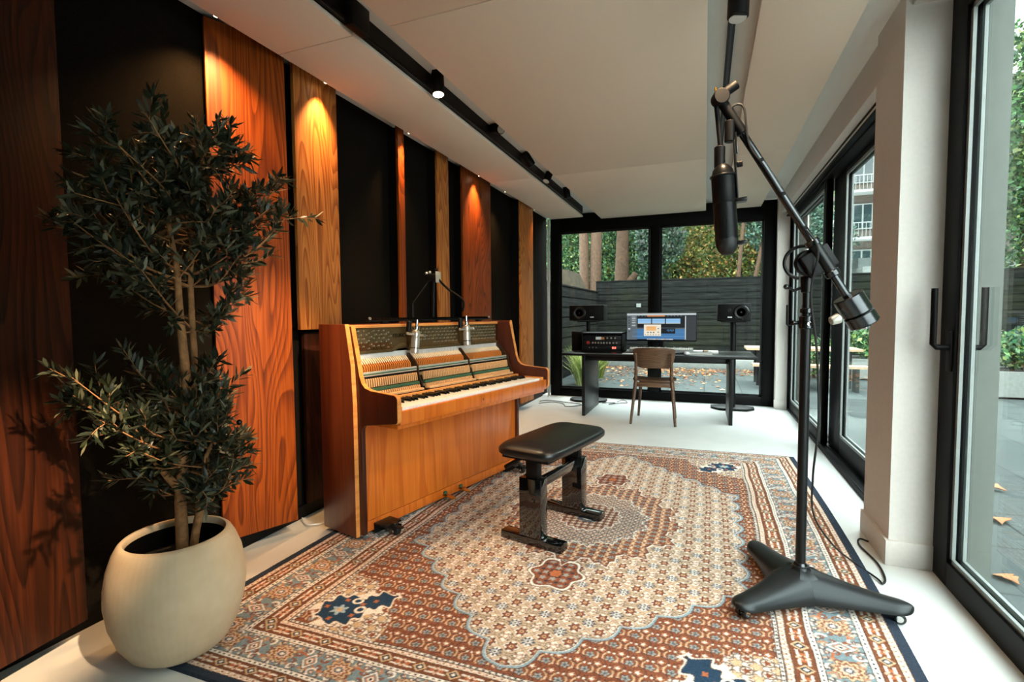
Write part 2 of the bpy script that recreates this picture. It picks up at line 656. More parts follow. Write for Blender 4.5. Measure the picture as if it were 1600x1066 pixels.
# sliding door in the far bay: outer frame with tracks, two leaves
fr = box((0.91, 3.06, 0.0), (1.08, 6.62, 0.022)).box((0.91, 3.06, 2.25), (1.08, 6.62, 2.315))
fr.box((0.91, 6.585, 0.022), (1.08, 6.62, 2.25)).box((0.91, 3.06, 0.022), (1.08, 3.085, 2.25))
fr.box((0.87, 3.06, 2.262), (0.91, 6.62, 2.28)).box((0.87, 3.06, 2.297), (0.91, 6.62, 2.315))
fro = fr.build('trim_2', M['frame'], kind='structure', bevel=0.003)
t = MB()
for xx in (0.925, 0.965, 1.005, 1.045):
    t.box((xx, 3.09, 0.022), (xx + .006, 6.58, 0.032))
t.build('door_track', M['steel'], fro)
box((0.872, 3.07, 2.281), (0.909, 6.61, 2.296)).build('track_groove', M['alu'], fro)


def leaf(name, xc, y0, y1, z0, z1, sl, sr, sb, st, tx=0.05):
    f = box((xc - tx / 2, y0, z0), (xc + tx / 2, y0 + sl, z1)).box((xc - tx / 2, y1 - sr, z0), (xc + tx / 2, y1, z1))
    f.box((xc - tx / 2, y0 + sl, z0), (xc + tx / 2, y1 - sr, z0 + sb)).box((xc - tx / 2, y0 + sl, z1 - st), (xc + tx / 2, y1 - sr, z1))
    o = f.build(name, M['frame'], kind='structure', bevel=0.003)
    box((xc - .004, y0 + sl - .006, z0 + sb - .006), (xc + .004, y1 - sr + .006, z1 - st + .006)).build('window_pane', M['glass'], o, smooth=False)
    b = MB()
    ya, yb, za, zb = y0 + sl, y1 - sr, z0 + sb, z1 - st
    for q in (-1, 1):
        xa, xb = sorted((xc + q * .012, xc + q * .024))
        b.box((xa, ya, za), (xb, ya + .02, zb)).box((xa, yb - .02, za), (xb, yb, zb))
        b.box((xa, ya, za), (xb, yb, za + .02)).box((xa, ya, zb - .02), (xb, yb, zb))
    b.build('glazing_bead', M['grey_gasket'] if 'grey_gasket' in M else M['black_satin'], o)
    return o


M['grey_gasket'] = mat('grey_glazing_gasket', lin(120, 126, 124), 0.5)


def handle(parent, x, y, z0, z1, out, s=1.0):
    h = MB()
    h.box((x - .008, y - .02, z0 - .10), (x, y + .02, z0 + .07))
    hb = h.build('handle_plate', M['frame'], parent, bevel=0.002)
    g = MB()
    g.tube([(x, y, z0), (x - out + .012, y, z0), (x - out, y, z0 + .012), (x - out, y, z1)], 0.0095 * s, 10)
    g.build('handle_bar', M['frame'], parent)


d2 = leaf('door_2', 0.955, 4.86, 6.58, 0.03, 2.255, 0.09, 0.10, 0.095, 0.06)
handle(d2, 0.93, 6.47, 1.0, 1.235, 0.055)
d3 = leaf('door_3', 1.02, 3.09, 4.90, 0.03, 2.255, 0.10, 0.36, 0.135, 0.04)
# near glazed door (tall leaf) on the right
d1 = leaf('door_1', 0.985, -0.3, 2.675, 0.0, 2.45, 0.2, 0.135, 0.105, 0.10, 0.07)
handle(d1, 0.95, 2.575, 1.0, 1.245, 0.06, 1.25)
box((1.02, 2.567, .9), (1.028, 2.607, 1.07)).build('handle_plate', M['frame'], d1, bevel=.002)
MB().tube([(1.024, 2.587, 1.0), (1.048, 2.587, 1.0), (1.06, 2.587, 1.012), (1.06, 2.587, 1.245)], .012, 10).build('handle_bar', M['frame'], d1)

# ================================================================== CEILING RAFTS, TRACKS, LAMPS
cols = [('left', -1.95, -1.51), ('middle', -1.31, -0.006), ('right', 0.20, 0.61)]
rows = [(-1.2, 1.916), (1.92, 4.478), (4.482, 6.72)]
desc = {('left', 1): 'beige acoustic ceiling panel above the olive tree and piano, beside the wood wall',
        ('left', 0): 'beige acoustic ceiling panel beside the wood wall, nearest the viewer',
        ('left', 2): 'narrow beige acoustic ceiling panel beside the wood wall, ending before the far window',
        ('middle', 0): 'wide beige acoustic ceiling panel between the two gaps, nearest the viewer',
        ('middle', 1): 'wide beige acoustic ceiling panel over the rug, between the two lighting gaps',
        ('middle', 2): 'wide beige acoustic ceiling panel over the desk, between the two lighting gaps',
        ('right', 0): 'narrow beige acoustic ceiling panel along the glass doors, nearest the viewer',
        ('right', 1): 'narrow beige acoustic ceiling panel along the glass doors, behind the boom arm',
        ('right', 2): 'narrow beige acoustic ceiling panel along the glass doors, in the far window corner'}
for cn, x0, x1 in cols:
    for i, (y0, y1) in enumerate(rows):
        if cn == 'left' and i == 2:
            y1 = 6.5
        if cn == 'right' and i == 0:
            continue
        c = thing('ceiling_panel', desc[(cn, i)], 'ceiling panel', ((x0 + x1) / 2, (y0 + y1) / 2, 2.42), 0, 'acoustic ceiling panels')
        hx, hy = (x1 - x0) / 2, (y1 - y0) / 2
        box((-hx, -hy, 0), (hx, hy, 0.022)).build('panel_face', M['acoustic_ceiling'], c, bevel=0.002)
        box((-hx + .012, -hy + .004, 0.022), (hx - .012, hy - .004, CEIL - 2.42)).build('panel_core', M['black'] if cn == 'left' else M['white_ceiling'], c, smooth=False)

# lighting tracks
tr = thing('lighting_track', 'long black lighting track along the edge of the left ceiling panels', 'lighting track', (-1.485, 2.6, 2.445))
box((-.024, -3.6, 0), (.010, 3.74, .078)).build('track_rail', M['black'], tr)
box((-.004, -3.6, -.004), (.004, 3.74, 0.0)).build('conductor_slot', M['black_satin'], tr)
box((0.010, -0.78, -0.035), (.055, -0.66, .078)).build('power_feed', M['black'], tr, bevel=.003)
tr2 = thing('lighting_track', 'thin black lighting track in the right ceiling gap, above the boom arm', 'lighting track', (0.10, 2.6, 2.49))
box((-.016, -3.6, 0), (.016, 3.9, .033)).build('track_rail', M['black'], tr2)
box((-.005, -3.6, -.003), (.005, 3.9, 0.0)).build('conductor_slot', M['black_satin'], tr2)


def track_spot(loc, direction, label, on, r=0.036, L=0.125, target=None, watts=0, angle=60, blend=0.6, group='black track spotlights', drop=.055):
    o = thing('track_spotlight', label, 'spotlight', loc, 0, group)
    dv = Vector(direction).normalized()
    c = Vector((0, 0, -drop))
    p0, p1 = c - dv * L * .45, c + dv * L * .55
    MB().cyl(p0, p1, r, r, 24, .004).build('lamp_body', M['black'], o)
    MB().cyl(p1, p1 + dv * .0015, r * .82, None, 24).build('lens', M['lamp_on'] if on else M['lamp_off'], o)
    k = MB().cyl((0, 0, 0), c, .008, None, 10)
    k.box((-.018, -.035, -.006), (.018, .035, .012))
    k.build('mounting_stem', M['black'], o)
    if watts:
        q = p1 + dv * .012
        spot('spot_light', q, q + (Vector(target) - Vector(loc) - q), watts, angle, blend, .025, o, TRACK_COL)
    return o


S1 = (-1.43, 2.555, 2.52)
track_spot(S1, (0.10, -.12, -1), 'lit black track spotlight, nearest on the left track', True, .036, .125, (-1.30, 2.5, 0), 60, 110, 0.8)
track_spot((-1.425, 3.39, 2.55), (.75, -.5, -.35), 'black track spotlight swung sideways with pale lens, second on the left track', False)
track_spot((-1.425, 4.07, 2.53), (.4, .7, -.8), 'black track spotlight with hidden lens, third on the left track', False)
track_spot((-1.425, 4.68, 2.54), (-.25, -.5, -1), 'black track spotlight with pink lens, fourth on the left track', False, target=(-1.4, 4.2, 0), watts=22, angle=90, blend=.8)
track_spot((-1.425, 5.36, 2.54), (.1, .3, -1), 'small black track spotlight farthest along the left track', False, target=(-1.4, 5.7, 0), watts=14, angle=80, blend=.8)
track_spot((0.10, 2.0, 2.50), (-.03, .03, -1), 'tall black cylinder spotlight hanging from the right track', False, .036, .24, (-0.55, 2.1, 0), 40, 95, .8, drop=.17)

track_spot((0.10, 0.55, 2.50), (-.7, .1, -.75), 'black track spotlight on the right track, nearest the viewer', True, .036, .15, (-2.01, .76, .42), 800, 20, .9)
track_spot((0.10, 1.25, 2.50), (-.7, .2, -.65), 'black track spotlight on the right track, aimed at the wood wall', True, .036, .15, (-2.05, 1.86, .75), 420, 26, .8)
# downlights hidden in the gap along the wood wall: (y, watts, angle, target offsets)
wash = [(1.62, 62, 105, -2.14, 'over the tall walnut panel'), (2.29, 62, 80, -2.12, 'over the short walnut panel behind the piano'),
        (3.13, 34, 80, -2.12, 'over the thin walnut strip'), (4.32, 56, 80, -2.12, 'over the red walnut panel behind the piano'),
        (4.98, 34, 80, -2.12, 'right of the red walnut panel'), (5.95, 30, 80, -2.12, 'by the far window')]
for y, wt, an, tx, ds in wash:
    o = thing('downlight', 'small warm downlight in the ceiling gap ' + ds, 'downlight', (-1.985, y, 2.452), 0, 'downlights along the wood wall')
    MB().lathe([(.020, 0), (.024, .004), (.024, .085), (.020, .085)], 20).build('lamp_body', M['black'], o)
    MB().lathe([(.015, -.0015), (.015, .0)], 20).build('lens', M['lamp_on'], o)
    spot('spot_light', (0, 0, -.006), (tx + 1.985 , 0.0, -2.0), wt, an, 0.9, .02, o)

# ================================================================== WOOD WALL PANELS


def wood_panel(x0, y0, x1, y1, z0, z1, label, m='walnut', th=0.022, frame=True):
    a, b = Vector((x0, y0, 0)), Vector((x1, y1, 0))
    d = b - a
    L = d.length
    ang = atan2(d.y, d.x)
    o = thing('wood_panel', label, 'wall panel', (x0, y0, z0), ang, 'walnut wall panels')
    # local x runs along the face, local y points to the wall (left of travel direction)
    box((0, 0, 0), (L, th, z1 - z0)).build('veneer_board', M[m], o, bevel=.0015)
    if frame:
        pa = (x0 - XW, x1 - XW)
        inv = Matrix.Rotation(-ang, 4, 'Z')
        n = inv @ Vector((-1, 0, 0))
        poly = [Vector((0.012, th, 0)), Vector((L - .012, th, 0))]
        wa = poly[1] + n * max(.004, (x1 - XW - .003 - th))
        wb = poly[0] + n * max(.004, (x0 - XW - .003 - th))
        pl = [(p.x, p.y) for p in (poly[0], poly[1], wa, wb)]
        MB().prism(pl, lambda a_, b_, t_: (a_, b_, t_), .012, z1 - z0 - .01).build('backing_frame', M['black'], o, smooth=False)
    return o


wood_panel(-1.985, 0.68, -2.04, 1.055, .075, 2.50, 'walnut wall panel with painted-in shade at the left edge, lit along its lower end', 'walnut_shaded')
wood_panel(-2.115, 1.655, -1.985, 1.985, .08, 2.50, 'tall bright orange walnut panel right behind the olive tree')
wood_panel(-2.05, 2.11, -2.05, 2.44, 1.075, 2.50, 'short walnut panel with yellow glow ending above the piano corner', 'walnut_lit')
wood_panel(-2.095, 2.18, -2.095, 2.44, .08, 1.055, 'dark shadowed walnut panel on the wall left of the piano', 'walnut_shaded')
wood_panel(-2.05, 3.075, -2.05, 3.15, .08, 2.50, 'thinnest bright walnut strip on the black wall above the piano')
wood_panel(-2.05, 3.63, -2.04, 3.80, .08, 2.50, 'narrow dull walnut strip left of the red walnut panel', 'walnut_lit')
wood_panel(-2.05, 4.08, -2.05, 4.71, .08, 2.50, 'wide reddish walnut panel in the middle of the far wood wall')
wood_panel(-2.02, 5.50, -1.985, 5.86, .09, 2.50, 'last narrow walnut panel, nearest to the far window', 'walnut_lit')

# ================================================================== RUG


def rug_color(U, V, W, L):
    C = lambda r, g, b: np.array(lin(r, g, b)[:3])
    NAVY, PINK, BROWN, CREAM, BLUE, RUST = C(48, 56, 68), C(204, 172, 150), C(112, 70, 50), C(222, 212, 200), C(114, 132, 138), C(128, 76, 54)
    TAN, DARK, ORNG, GREY, SKY = C(196, 166, 132), C(74, 54, 48), C(168, 100, 66), C(118, 104, 92), C(150, 172, 182)
    rgb = np.zeros(U.shape + (3,))
    sy = 0.82
    du = np.minimum(U, W - U)
    dv = np.minimum(V, L - V) / sy
    onu = du < dv
    d = np.minimum(du, dv)
    T = np.where(onu, V - L / 2, U - W / 2)

    def put(mask, c):
        rgb[mask] = c

    def fl(x, y, r, n=6, k=.28, ph=0.0):
        return np.hypot(x, y) < r * (1 + k * np.cos(n * np.arctan2(y, x) + ph))

    def rep(x, p):
        return (x / p - np.round(x / p)) * p

    put(d < .038, NAVY)
    # narrow guards
    def white_band(a, b):
        m = (d >= a) & (d < b)
        put(m, CREAM)
        mid = (a + b) / 2
        put(m & (np.abs(d - mid) < .0035) & (np.abs(rep(T, .022)) < .005), NAVY)
        put(m & ((d < a + .0035) | (d > b - .0035)), DARK)

    def pink_band(a, b):
        m = (d >= a) & (d < b)
        put(m, PINK)
        z = np.abs(rep(T, .026)) / .013
        put(m & (np.abs((d - a) / (b - a) - .15 - .7 * z) < .16), CREAM)
        put(m & (np.abs((d - a) / (b - a) - .5) < .12) & (np.abs(rep(T, .026)) < .004), RUST)
        put(m & ((d < a + .0035) | (d > b - .003)), DARK)

    def brown_band(a, b):
        m = (d >= a) & (d < b)
        put(m, BROWN)
        mid, hw = (a + b) / 2, (b - a) / 2
        x = rep(T, .125)
        y = d - mid
        put(m & (np.abs(np.abs(x) - .038) < .014) & (np.abs(np.abs(y) - hw * .42) < .004), CREAM)
        put(m & (np.abs(np.abs(x) - .053) < .003) & (np.abs(y) < hw * .42), CREAM)
        put(m & (np.abs(x) / .026 + np.abs(y) / (hw * .85) < 1), TAN)
        put(m & (np.abs(x) / .017 + np.abs(y) / (hw * .6) < 1), NAVY)
        put(m & (np.abs(x) / .008 + np.abs(y) / (hw * .3) < 1), CREAM)
        x2 = rep(T + .0625, .125)
        put(m & fl(x2, y, .017, 4), PINK)
        put(m & fl(x2, y, .009, 4), RUST)
        put(m & (np.abs(np.abs(x) - .045) < .006) & (np.abs(y) < hw * .28), ORNG)

    pink_band(.038, .065)
    brown_band(.065, .122)
    white_band(.122, .148)
    m = (d >= .148) & (d < .282)
    put(m, BLUE)
    mid = .215
    y = d - mid
    # vine with curling offshoots
    vy = .034 * np.sin(T * 2 * pi / .24)
    put(m & (np.abs(y - vy) < .005), ORNG)
    for k, (pp, off, rr) in enumerate(((.080, .0, .0115), (.080, .04, .010), (.0533, .02, .008), (.0533, .005, .006))):
        x = rep(T + off, pp)
        for sgn in (-1, 1):
            yo = y - sgn * (.048 if k < 2 else (.022 if k == 2 else .058))
            q = np.hypot(x, yo)
            th = np.arctan2(yo, x)
            put(m & (np.abs(q - rr * 1.55) < .0040) & (np.sin(th + k + sgn) > -.25), [CREAM, C(176, 122, 90), RUST, C(90, 84, 84)][k])
            put(m & fl(x, yo, rr * .8, 5), [RUST, TAN, C(78, 84, 94), CREAM][k])
            put(m & (q < rr * .35), CREAM if k < 3 else RUST)
    x = rep(T, .24)
    for rr, c in ((.048, C(86, 74, 72)), (.044, TAN), (.035, C(122, 80, 62)), (.026, PINK), (.016, C(78, 84, 94)), (.008, CREAM)):
        put(m & fl(x, y, rr, 10, .14), c)
    x = rep(T + .12, .24)
    q = np.abs(x) / .030 + np.abs(y) / .046
    for rr, c in ((1.15, C(86, 74, 72)), (1.0, CREAM), (.78, BLUE), (.6, C(168, 110, 80)), (.4, CREAM), (.22, NAVY)):
        put(m & (q < rr) & (np.abs(x) < .026), c)
    white_band(.282, .307)
    brown_band(.307, .372)
    pink_band(.372, .398)
    white_band(.398, .415)
    F = d >= .415
    X, Y = U - W / 2, V - L / 2
    aX, aY = np.abs(X), np.abs(Y)
    # spandrel ground
    put(F, RUST)
    p = .064
    z_ = p / .082
    for k, (ox, oy) in enumerate(((0, 0), (.5, .5))):
        x = rep(aX + ox * p, p)
        y = rep(aY + oy * p * 1.2, p * 1.2)
        q = np.hypot(x, y)
        th = np.arctan2(y, x)
        put(F & (np.abs(q - .031 * z_) < .0034 * z_) & (np.cos(th * 2 + k * 1.6) > -.35), C(92, 62, 54) if k else TAN)
        put(F & fl(x, y - .006, .020 * z_, 5, .3), C(84, 60, 54))
        put(F & fl(x, y - .006, .0155 * z_, 5, .3), [C(150, 152, 148), C(170, 112, 80)][k])
        put(F & fl(x, y - .006, .008 * z_, 4, .3), [C(84, 90, 98), CREAM][k])
        put(F & (np.hypot(np.abs(x) - .03 * z_, y - .012) < .0055 * z_), CREAM if k else PINK)
    # corner pieces
    cx, cy = W / 2 - .415, L / 2 - .415 * sy
    gx, gy = cx - aX, cy - aY
    s_, r_ = (gx + gy) / sqrt(2), (gx - gy) / sqrt(2)
    cp = F & (s_ < .34 + .03 * np.cos(r_ * 42)) & (np.abs(r_) < .33) & (np.hypot(gx, gy) < .36)
    put(cp & (np.abs(r_) + s_ * .2 > .055), CREAM)
    ef = fl(rep(gx, .06), rep(gy, .06), .016, 5)
    put(cp & fl(rep(gx, .06), rep(gy, .06), .021, 5) & (np.abs(r_) > .08), C(112, 92, 80))
    put(cp & ef & (np.abs(r_) > .08), TAN)
    put(cp & (np.abs(np.hypot(rep(gx + .03, .06), rep(gy + .03, .06)) - .019) < .003) & (np.abs(r_) > .08), C(112, 92, 80))
    put(cp & fl(rep(gx + .03, .06), rep(gy + .03, .06), .012, 5) & (np.abs(r_) > .09), RUST)
    hwid = np.interp(s_, [.07, .12, .18, .235, .27, .30, .34, .39], [0, .075, .098, .07, .035, .045, .05, 0.0])
    hwid = hwid + .012 * np.cos(s_ * 110)
    put(F & (np.abs(r_) < hwid + .014) & (s_ > .06) & (s_ < .40), CREAM)
    put(F & (np.abs(r_) < hwid + .004) & (s_ > .07) & (s_ < .39), DARK)
    nv = F & (np.abs(r_) < hwid) & (s_ > .075) & (s_ < .385)
    put(nv, C(42, 62, 82))
    put(nv & fl(s_ - .16, r_, .028, 6), SKY)
    put(nv & fl(s_ - .16, r_, .014, 6), TAN)
    put(nv & (np.abs(np.hypot(s_ - .235, np.abs(r_) - .035) - .018) < .005), CREAM)
    for a_, b_ in ((.20, .06), (.12, .045), (.30, .0), (.25, .0)):
        put(nv & fl(s_ - a_, np.abs(r_) - b_, .010, 4), ORNG)
    # inner cream field with scalloped outline
    b0, y0, y1 = .735, .58, 1.30
    bw = np.where(aY < y0, b0, b0 * (1 - (aY - y0) / (y1 - y0)))
    dist = np.where(aY < y0, bw - aX, (bw - aX) * .70)
    sp = np.where(aY < y0, aY, y0 + (aY - y0) * .72 + (b0 - aX) * .72)
    dist = dist + .040 * np.abs(np.sin(sp * pi / .165)) - .02
    put(F & (dist > -.022), DARK)
    put(F & (dist > -.019), C(136, 156, 166))
    put(F & (dist > -.008), CREAM)
    put(F & (dist > -.005), DARK)
    I = F & (dist > -.0015)
    put(I, CREAM)
    def herati(msk, p, ground):
        z_ = p / .098
        a1, a2 = (X + Y) / p, (X - Y) / p
        l1 = np.abs(a1 - np.floor(a1) - .5)
        l2 = np.abs(a2 - np.floor(a2) - .5)
        if ground:
            put(msk & ((l1 < .075) | (l2 < .075)), C(196, 172, 146))
            put(msk & ((np.abs(l1 - .10) < .022) | (np.abs(l2 - .10) < .022)), C(150, 122, 102))
        x, y = rep(X, p), rep(Y, p)
        q = np.hypot(x, y)
        th = np.arctan2(y, x)
        q2 = np.hypot(x, np.abs(y) - .012 * z_)
        put(msk & (np.abs(q2 - .036 * z_) < .0066 * z_) & (np.abs(np.cos(th)) < .76), C(100, 84, 74))
        put(msk & (np.abs(q2 - .036 * z_) < .0030 * z_) & (np.abs(np.cos(th)) < .66), C(184, 164, 140))
        alt0 = (np.round(X / p) + np.round(Y / p)) % 2 < .5
        put(msk & fl(x, y, .0235 * z_, 6, .22), C(74, 50, 44))
        put(msk & fl(x, y, .0180 * z_, 6, .22), C(132, 78, 56))
        put(msk & (q < .0085 * z_), C(206, 178, 146))
        put(msk & (q < .0045 * z_), C(92, 60, 50))
        x, y = rep(X + .5 * p, p), rep(Y + .5 * p, p)
        q = np.hypot(x, y)
        alt = (np.round((X + .5 * p) / p) + np.round((Y + .5 * p) / p)) % 2 < .5
        put(msk & fl(x, y, .0200 * z_, 8, .35) & alt, C(54, 68, 94))
        put(msk & fl(x, y, .0115 * z_, 8, .2) & alt, C(216, 212, 202))
        put(msk & (q < .0055 * z_) & alt, C(66, 76, 96))
        put(msk & fl(x, y, .0175 * z_, 5, .3) & ~alt, C(150, 112, 86))
        put(msk & fl(x, y, .0095 * z_, 5, .3) & ~alt, CREAM)

    herati(I, .086, True)
    # pendants
    for py, sx in ((.68, 1.0), (1.02, .0)):
        if not sx:
            continue
        yy = aY - py
        th = np.arctan2(yy, X)
        q = np.hypot(X / .11, yy / .125) / (1 + .12 * np.cos(6 * th))
        for rr, c in ((1.10, DARK), (1.06, CREAM), (.96, DARK), (.92, RUST)):
            put(I & (q < rr), c)
        put(I & (q < .85) & fl(rep(X, .045), rep(yy, .05), .013, 5), C(150, 150, 146))
        put(I & (q < .85) & fl(rep(X + .022, .045), rep(yy + .025, .05), .009, 5), NAVY)
        put(I & (q < .30), DARK)
        put(I & (q < .24), ORNG)
    # medallion
    th = np.arctan2(Y / .56, X / .47)
    tri = np.abs(((th * 16 / (2 * pi)) % 1) - .5) * 2
    tri2 = np.abs(((th * 64 / (2 * pi)) % 1) - .5) * 2
    q = np.hypot(X / .47, Y / .56) / (.84 + .17 * tri + .045 * tri2)
    put(I & (q < 1.03), CREAM)
    put(I & (q < 1.012), C(92, 62, 54))
    put(I & (q < .995), RUST)
    B = I & (q < .98)
    p = .05
    for k, (ox, oy, c0, c1) in enumerate(((0, 0, C(150, 148, 142), C(80, 86, 96)), (.5, .5, C(186, 140, 108), C(226, 206, 180)))):
        x, y = rep(X + ox * p, p), rep(Y + oy * p, p)
        put(B & fl(x, y, .0150, 5, .3), C(88, 62, 54))
        put(B & fl(x, y, .0115, 5, .3), c0)
        put(B & fl(x, y, .0055, 5, .3), c1)
    x, y = rep(X + .5 * p, p), rep(Y, p)
    put(B & (np.abs(np.hypot(x, y) - .010) < .0026), C(204, 176, 148))
    tri = np.abs(((th * 16 / (2 * pi) + .5) % 1) - .5) * 2
    q3 = np.hypot(X / .47, Y / .56) / (.88 + .14 * tri + .05 * tri2)
    put(I & (q3 < .66), CREAM)
    put(I & (q3 < .64), C(96, 98, 102))
    inn = I & (q3 < .63)
    p = .044
    for k, (ox, oy, c0, c1) in enumerate(((0, 0, C(196, 182, 162), C(134, 78, 58)), (.5, .5, C(142, 92, 70), C(206, 196, 180)))):
        x, y = rep(X + ox * p, p), rep(Y + oy * p, p)
        put(inn & fl(x, y, .0140, 6, .3), c0)
        put(inn & fl(x, y, .0070, 6, .3), c1)
    q2 = np.hypot(X / .47, Y / .56) / (.9 + .12 * tri)
    put(I & (q2 < .36), CREAM)
    put(I & (q2 < .345), RUST)
    put(I & (q2 < .33) & fl(rep(X, .036), rep(Y, .036), .012, 5), C(196, 180, 160))
    put(I & (q2 < .33) & fl(rep(X + .018, .036), rep(Y + .018, .036), .007, 5), C(84, 78, 84))
    put(I & (q2 < .16), C(84, 90, 98))
    put(I & (q2 < .11), CREAM)
    put(I & (q2 < .06), RUST)
    return rgb


def make_rug():
    W, L = 2.48, 3.36
    du = .0036
    us = np.linspace(0, W, int(W / du))
    vs = [0.0]
    st = .0027
    while vs[-1] < L:
        vs.append(vs[-1] + st)
        st *= 1.00195
    vs = np.array(vs)
    vs *= L / vs[-1]
    U, V = np.meshgrid(us, vs)
    # hand-woven irregularity: slow drift of the knots
    wob = lambda a, b: sum(A * np.sin(a * fa + b * fb + ph) for A, fa, fb, ph in ((.0022, 7.1, 11.3, .4), (.0016, 19.7, -13.1, 1.9), (.0012, -31.0, 23.0, 4.0)))
    Uw, Vw = wob(U, V), wob(V + 3.1, U - 1.7)
    acc = 0
    for ox, oy in ((-.25, -.25), (.25, .25), (-.25, .25), (.25, -.25)):
        dvv = np.gradient(vs)[:, None]
        jit = NR.normal(0, .0006, U.shape)
        acc = acc + rug_color(np.clip(U + ox * du + jit + Uw * np.minimum(1, np.minimum(U, W - U) / .3), 0, W), np.clip(V + oy * dvv + jit[::-1] + Vw * np.minimum(1, np.minimum(V, L - V) / .3), 0, L), W, L)
    rgb = acc / 4
    ny, nx = U.shape
    # wear and abrash
    ab = np.interp(V[:, 0], np.linspace(0, L, 40), NR.normal(1, .035, 40))[:, None, None]
    rgb = np.clip(rgb * ab * NR.normal(1, .13, U.shape)[..., None], 0, 1)
    a, b = U / W, V / L
    NL, NRt, FR, FL = np.array([-1.845, 1.05]), np.array([.625, 1.10]), np.array([.668, 4.435]), np.array([-1.80, 4.32])
    P = (NL[None, None] * ((1 - a) * (1 - b))[..., None] + NRt * (a * (1 - b))[..., None] + FR * (a * b)[..., None] + FL * ((1 - a) * b)[..., None])
    P[..., 0] += .040 * np.sin(pi * b) * np.clip((a - .6) / .4, 0, 1)
    Z = .009 + NR.normal(0, .0005, U.shape)
    edge = (U < du) | (U > W - du) | (V < .003) | (V > L - .012)
    Z[edge] = 0.0005
    co = np.dstack([P, Z]).reshape(-1, 3).astype(np.float32)
    idx = np.arange(nx * ny).reshape(ny, nx)
    q = np.stack([idx[:-1, :-1], idx[:-1, 1:], idx[1:, 1:], idx[1:, :-1]], -1).reshape(-1, 4)
    me = fast_mesh('patterned_rug', co, q, np.concatenate([rgb.reshape(-1, 3), np.ones((nx * ny, 1))], 1), M['rug'], True)
    o = link('patterned_rug', me)
    tag(o, 'large patterned wool rug with cream medallion field under the piano bench', 'rug')
    return fix(o)


def fast_mesh(name, co, quads, col, material, smooth=False):
    me = bpy.data.meshes.new(name)
    n, k = len(co), len(quads)
    me.vertices.add(n)
    me.vertices.foreach_set('co', np.asarray(co, dtype=np.float32).ravel())
    me.loops.add(k * 4)
    me.loops.foreach_set('vertex_index', np.asarray(quads, dtype=np.int32).ravel())
    me.polygons.add(k)
    me.polygons.foreach_set('loop_start', np.arange(0, k * 4, 4, dtype=np.int32))
    me.polygons.foreach_set('loop_total', np.full(k, 4, dtype=np.int32))
    me.update(calc_edges=True)
    if col is not None:
        at = me.color_attributes.new('Col', 'FLOAT_COLOR', 'POINT')
        at.data.foreach_set('color', np.asarray(col, dtype=np.float32).ravel())
    me.materials.append(material)
    if smooth:
        me.shade_smooth()
    return me


make_rug()

# ================================================================== PIANO
TH = radians(13)
PO = Vector((-1.636, 2.014, 0))
PRZ = radians(77)
pu, pv = Vector((sin(TH), cos(TH), 0)), Vector((cos(TH), -sin(TH), 0))
PL_ = 1.49
G0 = 0.012          # piano stands on the rug


def PW(s, d, z):    # piano coordinates -> world
    return PO + pu * s + pv * d + Vector((0, 0, z))


piano = thing('upright_piano', 'orange-brown upright piano with its front panel off, keys and hammers bare', 'piano', PO, PRZ)
fn_s = lambda a, b, t: (t, -a, b)       # outline in (d, z), extruded along s


def arc(cx, cz, r, a0, a1, n=6):
    return [(cx + r * cos(radians(a0 + (a1 - a0) * i / n)), cz + r * sin(radians(a0 + (a1 - a0) * i / n))) for i in range(n + 1)]


def side_out():
    return [(-.265, .022), (-.002, .022), (-.002, .70), (-.012, .90), (-.05, 1.107), (-.265, 1.107)]


def arm_out():
    p = [(-.20, .030), (.028, .030), (.028, .545)] + arc(.063, .565, .035, 180, 100, 5)
    p += [(.262, .632)] + arc(.268, .652, .02, -90, 0, 4) + arc(.264, .745, .024, 0, 85, 5)
    p += [(.10, .778), (.06, .788), (.035, .81), (.018, .85), (.004, .92), (-.036, 1.095), (-.20, 1.095)]
    return p


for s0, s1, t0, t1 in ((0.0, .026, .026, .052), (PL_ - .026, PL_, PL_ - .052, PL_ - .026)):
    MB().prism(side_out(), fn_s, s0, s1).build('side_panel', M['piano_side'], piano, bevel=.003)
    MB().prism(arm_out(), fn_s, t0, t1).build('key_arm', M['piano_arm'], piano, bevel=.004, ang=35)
# light edge bandings follow the front edges
for t0, t1 in ((.0265, .0515), (PL_ - .0515, PL_ - .0265)):
    o = arm_out()
    k0 = 2
    path = o[9:-1]
    e = MB()
    for (a0, b0), (a1, b1) in zip(path[:-1], path[1:]):
        n = Vector((b1 - b0, -(a1 - a0))).normalized() * .0016
        e.prism([(a0, b0), (a1, b1), (a1 + n.x, b1 + n.y), (a0 + n.x, b0 + n.y)], fn_s, t0, t1)
    e.build('edge_banding', M['piano_edge'], piano, smooth=False, label='light wood front edge')
for t0, t1 in ((.001, .025), (PL_ - .025, PL_ - .001)):
    path = side_out()[1:5]
    e = MB()
    for (a0, b0), (a1, b1) in zip(path[:-1], path[1:]):
        n = Vector((b1 - b0, -(a1 - a0))).normalized() * .0016
        e.prism([(a0, b0), (a1, b1), (a1 + n.x, b1 + n.y), (a0 + n.x, b0 + n.y)], fn_s, t0, t1)
    e.build('edge_banding', M['piano_edge'], piano, smooth=False, label='light wood front edge')


def pbox(name, s0, s1, d0, d1, z0, z1, m, bevel=.002, label=None, parent=None):
    return MB().box((s0, -d1, z0), (s1, -d0, z1)).build(name, m, parent or piano, bevel=bevel, label=label)


